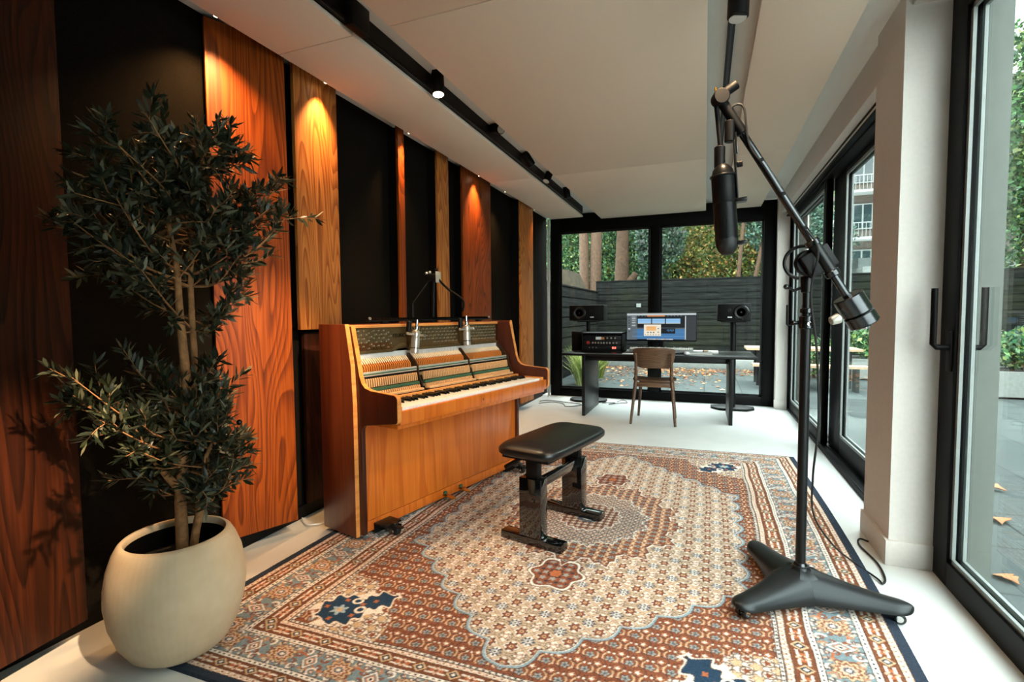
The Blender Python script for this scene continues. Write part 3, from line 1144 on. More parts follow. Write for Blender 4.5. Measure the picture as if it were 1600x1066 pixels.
pbox('lower_panel', .052, PL_ - .052, -.02, .008, .088, .585, M['piano_wood'])
pbox('toe_rail', .052, PL_ - .052, -.02, .008, .03, .085, M['piano_wood'])
pbox('bottom_board', .026, PL_ - .026, -.25, -.02, .022, .045, M['black'], 0)
pbox('back_board', .026, PL_ - .026, -.262, -.24, .045, 1.08, M['black'], 0)
pbox('key_bed', .052, PL_ - .052, -.2, .26, .60, .635, M['piano_wood'])
pbox('key_slip', .052, PL_ - .052, .255, .28, .622, .688, M['piano_wood'], .003)
pbox('lid', .026, PL_ - .026, -.262, -.15, 1.085, 1.103, M['piano_side'])
pbox('lid_edge', .052, PL_ - .052, -.15, -.142, 1.082, 1.1, M['piano_edge'])
for s0, s1 in ((.0525, .092), (PL_ - .092, PL_ - .0525)):
    pbox('key_block', s0, s1, .10, .254, .636, .705, M['piano_edge'])
pbox('fall_strip', .093, PL_ - .093, .045, .07, .70, .722, M['piano_edge'])
# keys
KW = (PL_ - .186) / 52
wk = None
pat = [0, 1, 1, 0, 1, 1, 1]                     # A0 start: is there a black key after white i
wmb = MB().box((.0006, -.248, .665), (KW - .0006, -.07, .700))
bmb = MB().prism([(.063, .70), (.158, .70), (.152, .712), (.146, .7145), (.063, .7145)], fn_s, -.0058, .0058)
for i in range(52):
    if wk is None:
        wk = wmb.build('white_key', M['ivory'], piano, bevel=.0012)
        wk.location = (.093, 0, 0)
    else:
        dup_part(wk, piano, (.093 + i * KW, 0, 0))
bk = None
for i in range(51):
    if [1, 0, 1, 1, 0, 1, 1][i % 7]:
        loc = (.093 + (i + 1) * KW, 0, 0)
        if bk is None:
            bk = bmb.build('black_key', M['ebony'], piano, bevel=.0012)
            bk.location = loc
        else:
            dup_part(bk, piano, loc)
# action
sec = [(.10, .475), (.52, .955), (.985, PL_ - .10)]      # three sections of the action
hm = MB()
hm.prism([(-.135, .905), (-.118, .918), (-.095, .9), (-.088, .888), (-.10, .882), (-.128, .896)], fn_s, -.0028, .0028)
hm.mi = 1
hm.prism([(-.096, .896), (-.074, .876), (-.070, .852), (-.078, .848), (-.10, .882)], fn_s, -.0032, .0032)
wp = MB()
wp.prism([(-.085, .806), (-.028, .820), (-.022, .812), (-.018, .775), (-.028, .770), (-.036, .80), (-.085, .79)], fn_s, -.0032, .0032)
bc = MB()
bc.prism([(-.034, .748), (-.004, .752), (.002, .744), (.002, .735), (-.034, .735)], fn_s, -.0036, .0036)
h0 = w0 = c0 = None
for a, b in sec:
    n = round((b - a) / .0149)
    for i in range(n):
        x = a + (i + .5) * (b - a) / n
        if h0 is None:
            h0 = hm.build('hammer', [M['felt_cream'], M['orange_wood']], piano, smooth=False)
            w0 = wp.build('whippen', M['maple'], piano, smooth=False)
            c0 = bc.build('back_check', M['maple'], piano, smooth=False)
            for q in (h0, w0, c0):
                q.location = (x, 0, 0)
        else:
            for q in (h0, w0, c0):
                dup_part(q, piano, (x, 0, 0))
    pbox('hammer_rail', a, b, -.112, -.092, .868, .880, M['orange_wood'])
    pbox('green_felt_rail', a, b, -.03, -.008, .755, .768, M['felt_green'], 0)
    pbox('balance_rail', a, b, -.01, .03, .722, .734, M['maple'])
    pbox('whippen_rail', a, b, -.10, -.055, .785, .80, M['rubber'], 0)
pbox('action_backdrop', .055, PL_ - .055, -.118, -.112, .64, .865, M['rubber'], 0)
pbox('muting_rail', .075, PL_ - .075, -.062, -.048, .828, .852, M['alu'], .002, 'silver metal rail across the action')
pbox('rail_felt', .075, PL_ - .075, -.048, -.0462, .836, .842, M['felt_green'], 0)
for s in (.07, .497, .97, PL_ - .07):
    MB().prism([(-.13, .93), (-.11, .93), (-.04, .86), (-.03, .80), (.0, .74), (-.02, .72), (-.06, .76), (-.09, .84), (-.13, .89)], fn_s, s - .004, s + .004).build('action_bracket', M['bracket'], piano, bevel=.002)
# iron plate with pins and strings
pbox('iron_plate', .056, PL_ - .056, -.165, -.155, .955, 1.08, M['gold'], .002)
e = MB()
e.box((.056, .142, .94), (.40, .158, .958)).box((.55, .142, .94), (PL_ - .056, .158, .958))
e.prism([(.40, .94), (.47, .965), (.49, .965), (.55, .94), (.55, .958), (.50, .985), (.46, .985), (.40, .958)], lambda a, b, t: (a, t, b), .142, .158)
e.build('plate_flange', M['gold'], piano, bevel=.002)
pbox('sound_board', .056, PL_ - .056, -.165, -.155, .885, .942, M['white_plastic'], 0)
MB().prism([(-.156, 1.08), (-.13, 1.08), (-.125, .98), (-.145, .94), (-.156, .94)], fn_s, .52, .535).build('plate_brace', M['gold'], piano, bevel=.002)
MB().prism([(-.156, 1.08), (-.13, 1.08), (-.125, .98), (-.145, .94), (-.156, .94)], fn_s, 1.0, 1.012).build('plate_brace', M['gold'], piano, bevel=.002)
pins = []
for j in range(5):
    for i in range(38):
        s = .085 + i * (PL_ - .19) / 37 + (j % 2) * .0175
        if .40 < s < .56 or .98 < s < 1.03:
            continue
        z = 1.062 - j * .021 - (.012 if s < .4 and i % 4 < 1 else 0)
        if s > .56 and j >= 4 and s < .75:
            continue
        pins.append((s, z))
pinm = MB().cyl((0, .156, 0), (0, .138, .004), .0046, .0040, 8)
p0 = None
for s, z in pins[:100]:
    if p0 is None:
        p0 = pinm.build('tuning_pin', M['nickel'], piano)
        p0.location = (s, 0, z)
    else:
        dup_part(p0, piano, (s, 0, z))
e = MB()
for s, z in pins[100:]:
    e.cyl((s, .156, z), (s, .138, z + .004), .0046, .0040, 6)
e.build('tuning_pins', M['nickel'], piano, kind='stuff')
e = MB()
for i in range(26):
    s = .08 + i * .012
    e.cyl((s, .150, 1.0), (s + .03, .150, .945), .0022, None, 5)
for i in range(60):
    s = .57 + i * .0145
    if s < PL_ - .07:
        e.cyl((s, .152, .985), (s + .012, .152, .90), .0008, None, 4)
e.build('strings', M['stringcu'], piano, kind='stuff')


def text_mesh(txt, size, depth):
    cu = bpy.data.curves.new('lettering', 'FONT')
    cu.body = txt
    cu.size = size
    cu.extrude = depth
    cu.align_x = 'CENTER'
    o = bpy.data.objects.new('tmp', cu)
    COL.objects.link(o)
    bpy.context.view_layer.update()
    me = bpy.data.meshes.new_from_object(o.evaluated_get(bpy.context.evaluated_depsgraph_get()))
    bpy.data.objects.remove(o)
    bpy.data.curves.remove(cu)
    return me


me = text_mesh('FEURICH', .030, .0012)
me.materials.clear()
me.materials.append(M['ebony'])
o = link('plate_lettering', me, piano, label='dark raised maker lettering')
o.location = (.472, .1535, 1.022)
o.rotation_euler = (pi / 2, 0, 0)
for s in (.655, .80):
    e = MB()
    e.prism([(.004, .052), (.07, .046), (.086, .040), (.086, .034), (.07, .040), (.004, .046)], fn_s, s - .018, s + .018)
    e.build('pedal', M['brass'], piano, bevel=.002)
    pbox('pedal_felt', s - .012, s + .012, .009, .022, .054, .07, M['felt_green'], .002)
pbox('lock', .70, .706, .2802, .281, .65, .662, M['black'], 0)

# dolly brackets under the piano
dl = thing('piano_dolly', 'black steel caster dolly carrying the orange-brown upright piano', 'dolly', PO, PRZ)
for s in (.16, 1.36):
    e = MB().box((s - .055, -.10, .058), (s + .055, .045 - .055, .068)).box((s - .05, -.012, .0125), (s + .05, .24, .0215))
    e.box((s - .055, -.02, .0125), (s + .055, -.0085, .066))
    e.build('carrier_bar', M['black_satin'], dl, bevel=.003)
    w = MB()
    w.cyl((s, -.105, .072), (s, -.105, .05), .018, None, 16, .002)
    w.box((s - .022, -.135, .042), (s - .016, -.085, .064)).box((s + .016, -.135, .042), (s + .022, -.085, .064))
    w.build('caster_fork', M['black_satin'], dl, bevel=.001)
    MB().cyl((s - .014, -.118, .0355), (s + .014, -.118, .0355), .0255, None, 24, .004).build('caster_wheel', M['rubber'], dl)
    MB().cyl((s - .024, -.118, .0355), (s + .024, -.118, .0355), .007, None, 12).build('axle', M['chrome'], dl)
    MB().box((s - .014, -.165, .052), (s + .014, -.125, .058)).build('brake_lever', M['black_satin'], dl, bevel=.002)

# stereo bar on the piano top and its microphones
bar = thing('stereo_bar', 'slim black ribbed stereo bar lying on top of the orange-brown piano', 'microphone bar', PW(.24, -.17, 1.1035), PRZ)
box((0, -.014, .012), (1.12, .014, .02)).box((.1, -.014, 0), (.14, .014, .012)).box((.98, -.014, 0), (1.02, .014, .012)).build('base_strip', M['black_satin'], bar, bevel=.001)
rb = MB()
for i in range(71):
    rb.box((.02 + i * .0155, -.010, .02), (.0235 + i * .0155, .010, .034))
rb.build('ribs', M['steel'], bar, smooth=False)
for xx in (.010, 1.11):
    MB().cyl((xx, -.016, .030), (xx, -.008, .030), .008, None, 14).build('end_screw', M['nickel'], bar)


def studio_mic(s, d, z_top, z_bot, tilt, label):
    L = z_top - z_bot
    o = thing('condenser_microphone', label, 'microphone', PW(s, d, z_bot), PRZ, 'silver microphones over the hammers')
    tm = Matrix.Rotation(tilt, 4, 'Y')
    def T(prof, n=24):
        return MB().lathe(prof, n, tm)
    T([(.021, 0), (.025, .004), (.025, .088), (.023, .094)]).build('grille_body', M['nickel'], o)
    T([(.0255, .03), (.0255, .034)], 24).build('grille_ring', M['steel'], o)
    T([(.022, .094), (.024, .10), (.024, .128), (.018, .136)]).build('shell', M['nickel'], o)
    T([(.012, .136), (.016, .14), (.016, .158), (.009, .162), (.009, L)]).build('connector', M['chrome'], o)
    k = MB().cyl(tm @ Vector((-.075, 0, .112)), tm @ Vector((.06, 0, .112)), .0075, None, 12, .002)
    k.build('clamp_bar', M['nickel'], o)
    MB().cyl(tm @ Vector((-.062, 0, .125)), tm @ Vector((-.062, 0, .185)), .015, None, 14, .003).build('clamp_block', M['black'], o)
    MB().cyl(tm @ Vector((.06, 0, .112)), tm @ Vector((.075, 0, .112)), .011, None, 12, .002).build('clamp_knob', M['chrome'], o)
    return o


studio_mic(.505, -.075, 1.125, .925, .13, 'silver condenser microphone tilted over the hammers, left of the pair')
studio_mic(1.005, -.085, 1.145, .945, -.03, 'upright silver condenser microphone over the hammers, right of the pair')

# boom stand behind the piano
bs = thing('boom_stand', 'black boom stand rising between the piano and the wood wall', 'microphone stand', PW(.93, -.36, .0095))
z = Vector((0, 0, 0))
hx = PW(.93, -.31, 1.40) - PW(.93, -.36, 0)
MB().cyl((0, 0, .03), (hx.x, hx.y, 1.38), .011, None, 14).build('pole', M['black'], bs)
MB().lathe([(.001, 0), (.105, 0), (.11, .006), (.10, .02), (.02, .03), (.014, .05)], 28).build('base', M['black'], bs)
e = MB().box((hx.x - .05, hx.y - .03, 1.375), (hx.x + .03, hx.y + .03, 1.42))
e.build('boom_clamp', M['black'], bs, bevel=.006)
MB().box((hx.x + .03, hx.y - .028, 1.36), (hx.x + .04, hx.y + .028, 1.435)).build('clamp_plate', M['alu'], bs, bevel=.002)
for dx, dz in ((-.045, 1.425), (-.02, 1.43), (.03, 1.445)):
    MB().sphere((hx.x + dx, hx.y - .015, dz), .011, 12).build('clamp_knob', M['nickel'] if dx < 0 else M['black'], bs)
bv = Vector((PO + pu * .93 - pv * .36)[:])
e1 = PW(1.0, -.115, 1.165) - PW(.93, -.36, 0)
e0 = PW(.52, -.10, 1.15) - PW(.93, -.36, 0)
MB().tube([(hx.x + .02, hx.y, 1.40), hx * .0 + Vector((hx.x + .09, hx.y + .03, 1.32)), (e1.x + .0, e1.y, 1.24), e1], .008, 8, 6).build('boom_arm', M['black'], bs)
MB().cyl((hx.x - .02, hx.y - .02, 1.38), e0 + Vector((0, 0, .06)), .0035, None, 8).build('thin_rod', M['steel'], bs, label='thin bare metal rod')
MB().cyl(e0 + Vector((0, 0, .062)), e0 - Vector((0, 0, .02)), .008, .01, 10).build('rod_tip', M['black'], bs)

# ================================================================== PIANO BENCH
bench = thing('piano_bench', 'black padded piano bench on two glossy columns, standing on the rug', 'bench', (-.735, 2.515, .0095), PRZ)
# local x along the long side (away), local -y to the viewer's right
def cushion(hx, hy, z0, zr, zt, n=28):
    vs, fs = [], []
    def rr(k, ins):
        a = 2 * pi * k / n
        e = 6.0
        c, s = cos(a), sin(a)
        f = (abs(c) ** e + abs(s) ** e) ** (-1 / e)
        return ((hx - ins) * c * f, (hy - ins) * s * f)
    rings = [(.012, z0), (.0, z0 + .012), (0, zr), (.004, zr + .008), (.016, zr + .018), (.05, zr + .026), (.10, zt), (.145, zt + .001)]
    for ins, z_ in rings:
        for k in range(n):
            x, y = rr(k, ins)
            vs.append((x, y, z_))
    for j in range(len(rings) - 1):
        for k in range(n):
            k2 = (k + 1) % n
            fs.append((j * n + k, j * n + k2, (j + 1) * n + k2, (j + 1) * n + k))
    fs.append(tuple(range(n))[::-1])
    fs.append(tuple((len(rings) - 1) * n + k for k in range(n)))
    b = MB()
    b.add(vs, fs)
    return b


cushion(.335, .172, .452, .482, .517, 64).build('padded_seat', M['leather'], bench, ang=60)
box((-.30, -.13, .437), (.30, .13, .456)).build('seat_board', M['black'], bench)
for sx in (-.222, .222):
    box((sx - .035, -.175, 0), (sx + .035, .175, .042)).build('foot', M['black_gloss'], bench, bevel=.006)
    box((sx - .034, -.062, .042), (sx + .034, .062, .335)).build('leg', M['black_gloss'], bench, bevel=.003)
    box((sx - .02, -.038, .335), (sx + .02, .030, .438)).build('height_slide', M['black'], bench, bevel=.002)
box((-.19, -.045, .285), (.19, -.02, .335)).build('cross_rail', M['black_gloss'], bench, bevel=.002)
MB().cyl((-.24, .06, .425), (-.24, .155, .365), .010, .011, 12, .002).build('height_lever', M['black'], bench)

# ================================================================== MIC STAND
SX, SY = .368, 2.23
stand = thing('studio_boom_stand', 'heavy black rolling boom stand with cast three-leg base at the rug edge', 'microphone stand', (SX, SY, 0.0))


def base_leg(ang, L):
    """one cast leg: arched section, wide and tall at the hub, narrow at the rounded tip"""
    vs, fs = [], []
    n, m_ = 30, 14
    for i in range(n + 1):
        t = sin(i / n * pi / 2) ** .9 if i else 0.0
        k = 1.0 if t < .84 else sqrt(max(0.0, 1 - ((t - .84) / .16) ** 2))
        wd = (.070 * (1 - t) ** 1.6 + .042 + .006 * t) * max(k, .05)
        top = .070 + .066 * (1 - t) ** 1.7 + .012 * t
        bot = .030 + .020 * t
        c_ = (top + bot) / 2 if t >= .84 else 0
        if t >= .84:
            e_ = max(k, .05) ** .7
            top, bot = c_ + (top - c_) * e_, c_ + (bot - c_) * e_
        r = L * t
        for j in range(m_ + 1):
            a = pi * j / m_
            x, y, z_ = r, wd * cos(a) , bot + (top - bot) * (sin(a) ** .85)
            vs.append((x, y, z_))
    for i in range(n):
        for j in range(m_):
            q = i * (m_ + 1) + j
            fs.append((q, q + 1, q + m_ + 2, q + m_ + 1))
        q = i * (m_ + 1)
        fs.append((q, q + m_ + 1, q + 2 * m_ + 1, q + m_))
    fs.append(tuple(range(m_ + 1)))
    fs.append(tuple(n * (m_ + 1) + j for j in range(m_ + 1))[::-1])
    b = MB()
    b.add([Matrix.Rotation(ang, 3, 'Z') @ Vector(p) for p in vs], fs)
    return b


hub = MB()
legs = (radians(-134), radians(-9), radians(114))
for a in legs:
    g = base_leg(a, .362)
    hub.add(g.v, g.f)
hub.lathe([(.05, .03), (.06, .06), (.045, .12), (.03, .132), (.03, .14)], 28)
hub.build('cast_base', M['cast'], stand, ang=55)
for a in legs:
    d = Vector((cos(a), sin(a), 0))
    pz = d * .312
    pr = Vector((-d.y, d.x, 0))
    g0 = .0098 if a != legs[1] else .0012
    g0 = .0098 if (SX + pz.x) < .66 else .0012
    MB().cyl(pz + Vector((0, 0, .062)), pz + Vector((0, 0, .036)), .013, None, 16).build('caster_swivel', M['steel'], stand)
    cc = pz + d * .006
    for q in (-1, 1):
        c_ = cc + pr * (.014 * q)
        MB().cyl(c_ - pr * .008 + Vector((0, 0, g0 + .021)), c_ + pr * .008 + Vector((0, 0, g0 + .021)), .021, None, 24, .003).build('caster_wheel', M['steel'], stand)
        MB().cyl(c_ - pr * .0087 + Vector((0, 0, g0 + .021)), c_ + pr * .0087 + Vector((0, 0, g0 + .021)), .012, None, 18).build('wheel_hub', M['chrome'], stand)
    MB().box((-.012, -.006, 0), (.012, .006, .005), Matrix.Translation(cc + d * .01 + Vector((0, 0, g0 + .04))) @ Matrix.Rotation(a, 4, 'Z')).build('brake_lever', M['chrome'], stand, bevel=.001)
MB().cyl((0, 0, .13), (0, 0, .15), .027, .022, 24, .003).build('pole_collar', M['steel'], stand)
MB().cyl((0, 0, .14), (0, 0, 1.10), .0185, None, 24).build('lower_pole', M['black_satin'], stand)
MB().cyl((0, 0, 1.05), (0, 0, 1.27), .0145, None, 24).build('upper_pole', M['black_satin'], stand)
e = MB().cyl((0, 0, 1.085), (0, 0, 1.135), .025, None, 24, .003)
e.cyl((0, 0, 1.145), (0, 0, 1.165), .022, None, 24, .003)
e.build('height_clutch', M['steel'], stand)
MB().cyl((-.02, 0, 1.11), (-.05, -.01, 1.108), .007, .010, 12, .002).build('clutch_knob', M['steel'], stand)
MB().cyl((0.0, -.02, 1.105), (0.005, -.04, 1.105), .007, .009, 12, .002).build('clutch_knob', M['chrome'], stand)
MB().cyl((0, 0, 1.225), (0, 0, 1.29), .020, .023, 20, .003).build('head_socket', M['black_satin'], stand)
MB().tube([(-.02, 0, 1.245), (-.045, -.004, 1.235), (-.07, -.01, 1.25)], .006, 8).build('head_lever', M['black_satin'], stand)
MB().sphere((-.072, -.01, 1.25), .011, 12).build('lever_ball', M['steel'], stand)
# boom axis in stand-local coords
Aw, Cw = Vector((.0425, 2.10, 1.965)), Vector((.522, 2.20, 1.162))
Al, Cl = Aw - Vector((SX, SY, 0)), Cw - Vector((SX, SY, 0))
ax = (Cl - Al).normalized()
LB = (Cl - Al).length
piv = Al + ax * (LB * .775)
# clutch head: disc and sleeve
nrm = Vector((0.25, -1, 0.0)).normalized()
hc = Vector((-.005, -.012, 1.338))
MB().cyl(hc - nrm * -.004, hc + nrm * .030, .05, None, 32, .004).build('clutch_disc', M['black'], stand)
rg = []
tt = nrm.orthogonal().normalized()
bb = nrm.cross(tt)
ctr = hc + Vector((-.018, 0, .004)) + nrm * .01
rg = [ctr + (Vector((cos(a_), 0, sin(a_))) * .062) for a_ in [radians(60 + 8 * i) for i in range(26)]]
MB().tube(rg, .0065, 8).build('clutch_handle_ring', M['black_satin'], stand)
e = MB()
perp = ax.cross(nrm).normalized()
mid = piv + nrm * .0
q = (hc + nrm * .02)
for k in range(1):
    m4 = Matrix((( *ax, 0), (*perp, 0), (*nrm, 0), (0, 0, 0, 1))).transposed()
    m4.translation = (piv + q) / 2 + nrm * .004
    e.box((-.045, -.06, -.016), (.045, .05, .016), m4)
e.build('clutch_block', M['black'], stand, bevel=.006)
MB().cyl(piv - ax * .075, piv + ax * .06, .0215, None, 24, .003).build('boom_sleeve', M['black_satin'], stand)
for f in (-.08, .055):
    MB().cyl(piv + ax * (f - .012), piv + ax * (f + .012), .026, None, 24, .003).build('sleeve_collar', M['steel'], stand)
MB().cyl(Al + ax * .10, Cl - ax * .04, .0145, None, 20).build('boom_tube', M['steel'], stand)
MB().cyl(Al + ax * .02, Al + ax * .16, .019, .021, 16, .003).build('boom_grip', M['black'], stand)
MB().cyl(Cl - ax * .055, Cl + ax * .02, .052, None, 36, .004).build('counterweight', M['steel'], stand, label='polished dark cylinder weight')
MB().cyl(Cl + ax * .022, Cl + ax * .068, .052, None, 36, .004).build('counterweight', M['steel'], stand, label='polished dark cylinder weight')
MB().cyl(Cl + ax * .066, Cl + ax * .085, .018, .014, 20, .002).build('end_nut', M['chrome'], stand)
kq = Cl + Vector((-.055, -.02, -.035))
MB().cyl(kq, kq + Vector((-.028, -.012, -.012)), .020, .016, 16, .003).build('weight_knob', M['alu'], stand)
# swivel at the far boom end
MB().cyl(Al + nrm * -.02, Al + nrm * .03, .03, None, 28, .004).build('end_swivel', M['black'], stand)
MB().cyl(Al + Vector((-.005, 0, .005)), Al + Vector((.06, .0, .045)), .017, .018, 20, .003).build('swivel_grip', M['black'], stand)
MB().cyl(Al + Vector((-.016, -.01, .028)), Al + Vector((-.016, -.01, .04)), .004, None, 10).build('swivel_bolt', M['brass'], stand)
drop = Al + Vector((.012, 0.0, -.18))
MB().cyl(Al + Vector((-.012, 0, -.02)), drop + Vector((-.008, 0, 0)), .009, .0085, 12).build('drop_rod', M['black'], stand)

# ribbon microphone hanging from the drop rod
mt = Aw + Vector((.008, 0, -.20))
mic = thing('ribbon_microphone', 'large black ribbon microphone hanging from the boom above the rug', 'microphone', mt)
tl = Matrix.Rotation(radians(3.0), 4, 'Y').inverted()
tl = Matrix.Rotation(radians(-4.0), 4, 'Y')
def ML(prof, n=32):
    return MB().lathe(prof, n, tl)
ML([(.004, -.395), (.020, -.391), (.033, -.377), (.040, -.355), (.041, -.335)]).build('bottom_cap', M['rubber'], mic)
g = [(.041, -.335)]
zz = -.335
for i in range(26):
    zz += .0026
    g += [(.0418, zz), (.0418, zz + .0016), (.0398, zz + .0016), (.0398, zz + .0026)]
    zz += .0026
g += [(.041, zz + .002)]
ML(g).build('grille', M['black_satin'], mic)
ML([(.041, zz + .002), (.0425, zz + .004), (.0425, -.10), (.040, -.088)]).build('body_shell', M['black'], mic)
ML([(.040, -.088), (.036, -.07), (.022, -.052), (.012, -.046), (.012, -.03)]).build('top_dome', M['black_satin'], mic)
ML([(.046, -.098), (.048, -.094), (.046, -.09)]).build('body_ring', M['black_satin'], mic)
e = MB().box((.042, -.018, -.19), (.050, .018, .03), tl).box((.036, -.022, -.20), (.078, .022, -.186), tl)
e.box((.03, -.02, -.36), (.068, .02, -.346), tl)
e.build('yoke_bracket', M['black_satin'], mic, bevel=.002)
MB().box((.05, -.016, -.02), (.056, .016, .06), tl).build('bracket_clamp', M['steel'], mic, bevel=.002)
MB().cyl(tl @ Vector((.05, -.012, -.06)), tl @ Vector((.07, -.012, -.06)), .012, None, 14, .002).build('bracket_knob', M['black'], mic)
MB().cyl((-.006, 0, -.06), (-.006, 0, .02), .019, .020, 20, .003).build('mount_socket', M['black'], mic)
MB().cyl(tl @ Vector((.03, 0, .03)), tl @ Vector((.036, 0, .11)), .018, .017, 20, .003).build('connector', M['black'], mic)

# microphone cable
cp = [mt + Vector((.036, 0, .11)), mt + Vector((.035, -.005, .16)), mt + Vector((.075, -.01, .15))]
for f, off in ((.22, .022), (.34, .03), (.48, .024), (.60, .03), (.72, .035)):
    p = Aw + (Cw - Aw) * f
    cp.append(p + Vector((-.002, -off, -.006)))
cp += [Vector((SX + .005, SY - .055, 1.22)), Vector((SX + .03, SY - .05, 1.0)), Vector((SX + .045, SY - .03, .72)), Vector((SX + .04, SY + .02, .5)),
       Vector((.46, 2.50, .25)), Vector((.56, 2.62, .08)), Vector((.64, 2.62, .014)), Vector((.70, 2.50, .008)), Vector((.71, 2.46, .007)), Vector((.735, 2.52, .006)), Vector((.745, 2.66, .006)), Vector((.72, 2.84, .006)), Vector((.74, 2.92, .006)), Vector((.772, 2.90, .006))]
cb = MB().tube(cp, .0042, 8, 8).build('microphone_cable', M['rubber'])
tag(cb, 'black microphone cable running down the boom stand onto the floor', 'cable')
fix(cb)
for f in (.30, .46, .62):
    p = Al + (Cl - Al) * f
    MB().cyl(p - nrm * .0 + Vector((0, -.012, 0)), p + Vector((.004, -.036, -.006)), .007, None, 10).build('cable_clip', M['black'], stand)

# ================================================================== POT AND OLIVE TREE
PX, PY = -1.69, 1.145
pot = thing('plant_pot', 'round cream ceramic pot standing on the rug corner by the wood wall', 'plant pot', (PX, PY, .0095))
prof = [(.001, .0), (.10, .0), (.128, .006), (.150, .025), (.178, .075), (.198, .14), (.207, .205), (.205, .26), (.196, .315), (.180, .362), (.166, .388), (.157, .396), (.149, .396), (.144, .388), (.146, .372)]
prof = [(r * 1.0, z_) for r, z_ in prof]
MB().lathe(prof, 72, None, False).build('pot_wall', M['pot'], pot, ang=50)
MB().lathe([(.146, .372), (.150, .35), (.155, .30)], 48, None, False).build('inner_wall', M['black'], pot)
MB().lathe([(.155, .302), (.10, .312), (.04, .318), (.002, .319)], 40, None, False).build('soil', M['soil'], pot)

tree = thing('olive_tree', 'leafy young olive tree growing from the round cream pot', 'tree', (PX, PY, .33))
AZ = atan2(PX, PY)
eR = Vector((cos(AZ), -sin(AZ), 0))       # sideways
eD = Vector((sin(AZ), cos(AZ), 0))        # away from the room's near end


def TP(a, z_, dep=0.0):
    """sideways offset, height above the soil and depth -> tree-local metres"""
    return eR * a + eD * dep + Vector((0, 0, z_))


def TPs(pts):
    return [TP(*p) for p in pts]


trunk_pts = TPs([(0.013, -0.09, 0), (0.016, 0.08, 0), (0.017, 0.212, 0.01), (0.034, 0.391, 0), (0.046, 0.569, -0.01), (0.043, 0.701, 0), (0.037, 0.832, 0.01), (0.034, 0.984, 0), (0.02, 1.103, 0.02), (0.01, 1.199, 0.02)])
MB().tube(trunk_pts, [.022, .019, .018, .017, .015, .013, .010, .008, .005], 12, 5).build('trunk', M['olive_bark'], tree)
t2 = TPs([(0.032, -0.096, 0), (0.056, 0.077, -0.02), (0.083, 0.21, -0.03), (0.093, 0.326, -0.05), (0.12, 0.391, -0.06)])
MB().tube(t2, [.014, .013, .011, .008], 10, 5).build('trunk', M['olive_bark'], tree)
t3 = TPs([(0.061, 0.495, 0.03), (0.074, 0.674, 0.04), (0.073, 0.81, 0.05), (0.075, 0.968, 0.06), (0.089, 1.147, 0.05), (0.112, 1.301, 0.03), (0.136, 1.434, 0.02)])
MB().tube(t3, [.012, .011, .010, .008, .006, .004], 10, 5).build('trunk', M['olive_bark'], tree)
t4 = TPs([(0.017, 0.223, 0.01), (-0.017, 0.28, -0.01), (-0.053, 0.351, -0.03), (-0.093, 0.398, -0.04)])
MB().tube(t4, [.014, .012, .008, .005], 10, 5).build('trunk', M['olive_bark'], tree)
ends_u = [(-0.17, 1.30), (-0.12, 1.36), (-0.21, 1.21), (-0.19, 1.05), (0.22, 1.38), (0.20, 1.44), (0.05, 1.42), (-0.03, 1.42), (0.26, 1.22), (-0.228, 1.113), (-0.202, 1.115), (-0.185, 1.126), (-0.145, 1.211), (-0.137, 1.266), (-0.055, 1.397), (-0.043, 1.335), (0.011, 1.391), (0.035, 1.433), (0.131, 1.481), (0.153, 1.417), (0.159, 1.359), (0.366, 1.351), (0.372, 1.182), (0.341, 1.274), (0.301, 1.164), (0.279, 1.068), (0.245, 1.107),
          (0.204, 1.175), (0.181, 1.253), (0.153, 1.19), (-0.158, 1.056), (-0.172, 0.983), (-0.106, 1.161), (-0.082, 1.237), (-0.097, 1.033), (-0.04, 1.224), (-0.029, 1.113), (-0.057, 0.961), (-0.002, 1.039), (0.125, 1.088), (0.138, 0.989), (0.186, 0.909), (0.229, 0.889), (0.082, 1.24), (0.086, 1.337), (-0.094, 1.308),
          (0.052, 1.275), (-0.008, 1.285), (0.113, 1.205), (0.091, 1.026), (0.01, 1.174), (-0.067, 1.073), (-0.129, 1.122), (0.241, 1.261), (0.216, 1.033), (0.159, 1.12), (0.32, 1.208), (0.266, 1.223)]
ends_l = [(-0.263, 0.608), (-0.239, 0.648), (-0.23, 0.556), (-0.205, 0.517), (-0.171, 0.522), (-0.189, 0.58), (-0.147, 0.425), (-0.122, 0.335), (-0.159, 0.483), (0.12, 0.648), (0.166, 0.587), (0.179, 0.481), (0.223, 0.369), (0.209, 0.318), (0.15, 0.265), (0.122, 0.218), (0.074, 0.269), (0.094, 0.368), (-0.057, 0.314), (-0.088, 0.281),
          (-0.025, 0.564), (0.048, 0.456), (-0.0, 0.423), (-0.089, 0.646), (-0.038, 0.643), (0.132, 0.487), (-0.114, 0.553), (-0.073, 0.491), (0.062, 0.373), (0.12, 0.385), (0.147, 0.433), (0.028, 0.318), (-0.032, 0.388), (-0.105, 0.419), (0.051, 0.536), (0.098, 0.491), (0.17, 0.356), (0.109, 0.325), (0.057, 0.232), (0.003, 0.502)]
twg = MB()
lv, lq, lc = [], [], []


